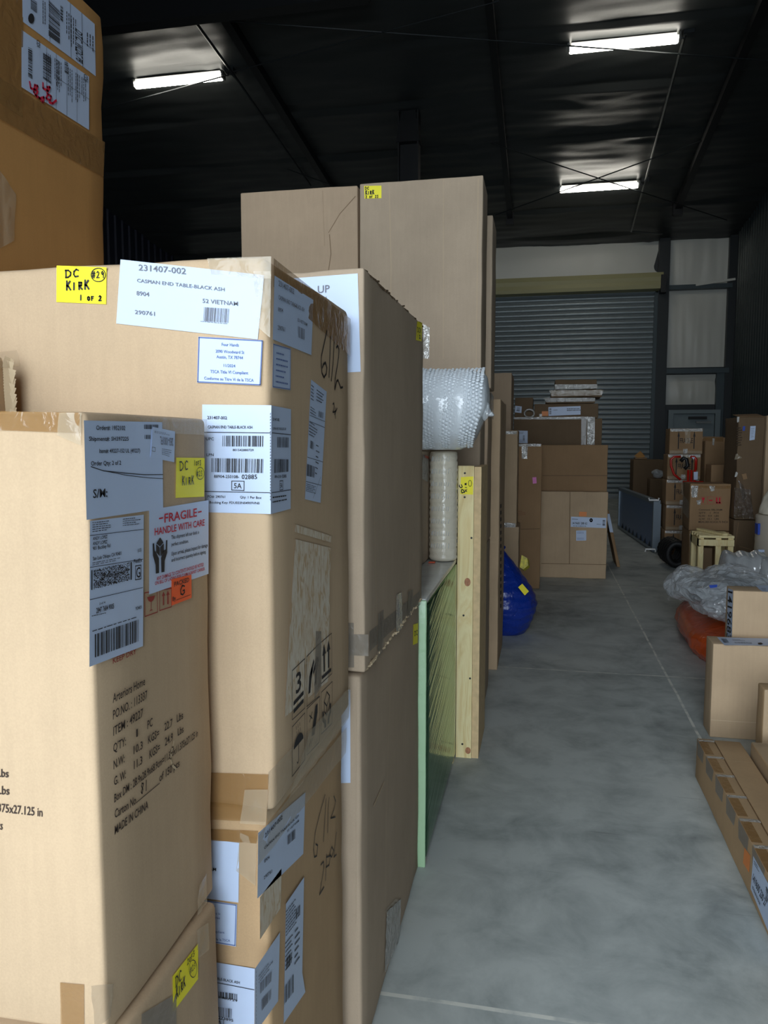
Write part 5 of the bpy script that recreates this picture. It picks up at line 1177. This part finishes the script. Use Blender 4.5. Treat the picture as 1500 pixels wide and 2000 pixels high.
tape(d2_, Fr, y7((1205,455),(1215,450),(1265,490),(1192,505)), 'tape_clear', .006, seed=142); tape(d2_, Fr, y7((1190,760),(1340,780),(1370,1045),(1190,1040)), 'film_dark', .02, seed=143, nx=24, ny=24); tape(d2_, Fr, y7((1225,690),(1275,740),(1295,830),(1270,900)), 'film_dark', .03, seed=144)
tape(d2_, Fr, y7((1205,615),(1225,625),(1215,660),(1192,665)), 'tape_glint', .01, seed=145); patch(d2_, y7((1258,640),(1300,630),(1312,680),(1275,690)), 7.94, 'torn_flap', 'brown', .006)
tape(d2_, Fr, y7((1216,112),(1238,112),(1235,160),(1216,165)), 'tape_glint', .006, seed=146)
mb = MB(); mb.add([(1.836,7.95,1.597),(2.07,7.95,1.597),(2.06,8.2,1.63),(1.838,8.2,1.625),(1.836,7.955,1.592),(2.07,7.955,1.592),(2.06,8.205,1.625),(1.838,8.205,1.62)], [(0,1,2,3),(7,6,5,4),(0,4,5,1),(1,5,6,2),(2,6,7,3),(3,7,4,0)]); mb.build('flap', M['brown'], d2_)
bx = dict(x0=2.084, x1=2.6, y0=7.94, y1=8.4, z0=.604, z1=1.605); carton('tan carton at the right picture edge, beside the big sagging dark one', **bx, mat='kraft', wear=.006)
bx = dict(x0=2.21, x1=2.6, y0=7.7, y1=8.4, z0=0, z1=.60); carton('tan carton low at the right picture edge behind the upright roll', **bx, mat='brown')

# stack of five FRAGILE cartons
H = .301
stack = ('on the floor, bottom of the stack of five', 'second from the floor in the stack', 'third, middle of the stack', 'fourth, behind the red tubes', 'topmost of the stack, by the grey door')
for i in range(5):
    x0 = 1.452+(.022 if i == 4 else .006*i % .012); x1_ = x0+(.372 if i == 4 else .375)
    z0 = i*(H+.0025); bx = dict(x0=x0, x1=x1_, y0=9.65, y1=9.98, z0=z0, z1=z0+H)
    lab = 'brown FRAGILE carton with black up arrows, '+stack[i]
    c = carton(lab, **bx, mat='brown', group='FRAGILE cartons in one stack'); Fr = faces(**bx)['F']
    def W_(u, w): return Vector((x0+(x1_-x0)*u, 9.65, z0+H*w))
    k = Ink(Fr,.0015); k.P = lambda p: Vector((x0+(x1_-x0)*p[0], 9.65-.0015, z0+H*p[1]))
    for u in (.27, .74): k.poly([(u-.035,.68),(u,.9),(u+.035,.68),(u+.016,.68),(u+.016,.2),(u-.016,.2),(u-.016,.68)])
    k.text('FRAGILE',(.315,.43),(.70,.43),(.315,.62)); k.build('printing', M['ink'], c)
    tape(c, Fr, [W_(.02,.99), W_(.98,.99), W_(.98,.88), W_(.02,.88)], 'tape_glint', .004, seed=150+i)
    tape(c, Fr, [W_(.45,.99), W_(.62,.99), W_(.62,.42), W_(.47,.4)], 'tape_clear', .004, off=.0022, seed=160+i)
    tape(c, Fr, [W_(.02,.14), W_(.98,.12), W_(.98,.01), W_(.02,.01)], 'tape_clear', .004, seed=170+i); tape(c, Fr, [W_(.42,.2), W_(.55,.2), W_(.55,.02), W_(.42,.02)], 'tape_glint', .006, off=.002, seed=180+i)
# red tubular frame
M['red_metal'] = plain('red_painted_tube', (178, 34, 24), .3)
rf = thing('tubular_frame', 'red tubular metal frame with a white tag before the FRAGILE stack', 'frame', (1.67, 9.2, 0))
y = 9.3
mb = MB(); P_ = lambda px, py: at(*y7((px, py))[0], 1, y)
mb.tube([P_(700,690), P_(640,640), P_(612,560), P_(612,505), P_(640,478), P_(700,478)], .014, 8); mb.build('handle', M['red_metal'], rf, True)
mb = MB(); mb.tube([P_(838,600), P_(842,500), P_(828,484), P_(790,480)], .016, 8); mb.build('handle', M['red_metal'], rf, True)
mb = MB()
for px in (770, 800, 830):
    a = P_(px, 600); mb.tube([(a.x, y, .04), (a.x, y, a.z)], .014, 8)
mb.tube([(1.66, y, .3), (1.80, y, .3)], .012, 8).tube([(1.58, y, .90), (1.80, y, .90)], .012, 8); mb.build('frame', M['red_metal'], rf, True)
MB().box(1.64, 1.82, 9.08, 9.3, 0, .012).build('toe_plate', M['steel_black'], rf)
mb = MB(); mb.tube([P_(700,520), P_(730,490), P_(755,500), P_(765,560), P_(735,590)], .022, 8); mb.build('rubber_grip', M['steel_black'], rf, True)
patch(rf, y7((820,618),(858,615),(856,688),(820,690)), 9.275, 'tag', 'paper'); patch(rf, y7((800,480),(830,485),(820,505)), 9.275, 'bow', 'paper')
# boxes behind, right of the stack
bx = dict(x0=1.96, x1=2.26, y0=10.1, y1=10.5, z0=0, z1=1.41); e1 = carton('plain dim carton right of the topmost FRAGILE box, before the door', **bx, mat='brown'); tape(e1, (1,10.1,-1), y7((900,292),(1090,295),(1090,340),(900,335)), 'tape_brown', seed=191); tape(e1, (1,10.1,-1), y7((992,310),(1012,312),(1005,375),(990,370)), 'tape_glint', .004, off=.002, seed=192)
bx = dict(x0=1.86, x1=2.06, y0=9.2, y1=9.5, z0=0, z1=1.10); carton('small tan-topped carton behind the upper carton with red symbols', **bx, mat='brown')
# dark pile left of the stack
bx = dict(x0=1.50, x1=1.98, y0=13.5, y1=14.0, z0=0, z1=1.065); carton('dark carton far back beside the roller shutter, carrying an open box', **bx, mat='dark')
ob2 = thing('open_box', 'small open orange-brown box tilted on the dark far carton', 'box', (1.62, 13.6, 1.07))
v, f = rounded(1.53, 1.72, 13.55, 13.75, 1.070, 1.10, .004, 95, .002, 0); obj('base', v, f, M['brown'], ob2, True)
P = [at(*q, 1, 13.56) for q in y7((275,470),(330,426),(375,476),(325,500))]
MB().add(P+[p+Vector((.02, .12, .0)) for p in P], [(3,2,1,0),(4,5,6,7),(0,1,5,4),(1,2,6,5),(2,3,7,6),(3,0,4,7)]).build('tilted_lid', M['kraft3'], ob2)
for i, (dx, dz) in enumerate(((.0, .0),)):
    v, f = crumple((1.86, 13.3, .845), (.09, .08, .06), 21, .5, 3, 3)
    o = obj('plastic_scrap', v, f, M['clear_dense'], None, True, (1.86, 13.3, .75)); o['label'] = 'crumpled plastic scrap on dark goods left of the FRAGILE stack'; o['category'] = 'scrap'
bx = dict(x0=1.72, x1=2.0, y0=13.1, y1=13.44, z0=0, z1=.76); carton('low black carton before the dark far carton, under plastic scrap', **bx, mat='dark')
# blue-grey panel on edge with white handles
M['panel_blue'] = plain('blue_grey_panel_skin', (92, 118, 158), .35, .2, bump=.08, bscale=3)
M['alu'] = plain('dull_aluminium', (128, 140, 150), .35, .6)
bp = thing('folding_panel', 'long blue-grey metal-framed panel standing on edge with white handles', 'panel', (1.32, 11.2, 0))
A, Bq = Vector((1.375, 9.86, 0)), Vector((1.215, 12.6, 0)); tdir = (Bq-A).normalized(); nrm = Vector((-tdir.y, tdir.x, 0)); Ln = (Bq-A).length
def pbox(name, a0, a1, n0, n1, z0, z1, mat):
    vs = [A+tdir*a+nrm*q+Vector((0, 0, z)) for z in (z0, z1) for a, q in ((a0,n0),(a1,n0),(a1,n1),(a0,n1))]
    return MB().add(vs, [(0,1,2,3),(7,6,5,4),(0,4,5,1),(1,5,6,2),(2,6,7,3),(3,7,4,0)]).build(name, M[mat], bp)
pbox('skin', .05, Ln-.05, 0, .012, .04, .60, 'panel_blue'); pbox('top_rail', 0, Ln, -.05, .03, .60, .645, 'alu'); pbox('bottom_rail', 0, Ln, -.05, .03, .012, .05, 'alu')
pbox('end_rail', 0, .05, -.06, .03, .05, .60, 'alu'); pbox('end_rail', Ln-.05, Ln, -.05, .03, .05, .60, 'alu')
for i in range(8):
    a = .25+.3*i; vs = [A+tdir*(a-.04)+nrm*.03+Vector((0,0,.05)), A+tdir*(a+.04)+nrm*.03+Vector((0,0,.05)), A+tdir*a+nrm*.014+Vector((0,0,.12)), A+tdir*(a-.04)+nrm*.013+Vector((0,0,.05)), A+tdir*(a+.04)+nrm*.013+Vector((0,0,.05)), A+tdir*a+nrm*.013+Vector((0,0,.12))]
    MB().add(vs, [(0,2,1),(3,4,5),(0,1,4,3),(1,2,5,4),(2,0,3,5)]).build('gusset', M['steel_dark'], bp)
for xa, xb, zb, zp in ((1.285, 1.392, .650, .678), (1.262, 1.372, .048, .012)):
    mb = MB(); mb.tube([(xa-.004, 9.80, zp), (xa, 9.80, zb), (xb, 9.80, zb), (xb+.004, 9.80, zp)], .011, 8); mb.tube([((xa+xb)/2+.02, 9.80, zb), ((xa+xb)/2+.03, 9.87, zb-.005)], .008, 6)
    mb.build('handle', M['white_plastic'], bp, True)
# black corrugated hose coil
hs = thing('hose_coil', 'black ribbed hose coiled on the floor before the FRAGILE stack', 'hose', (1.40, 8.9, 0))
mb = MB()
for j in range(5):
    yc = 8.62+.09*j; pts = [(1.435-.006*j+.095*math.cos(2*math.pi*i/40), yc+.04*i/40, .155+.115*math.sin(2*math.pi*i/40)) for i in range(41)]
    mb.tube(pts, [.034+.005*(i % 2) for i in range(41)], 8, True)
mb.build('coil', plain('matt_black_hose', (12, 12, 13), .6), hs, True)
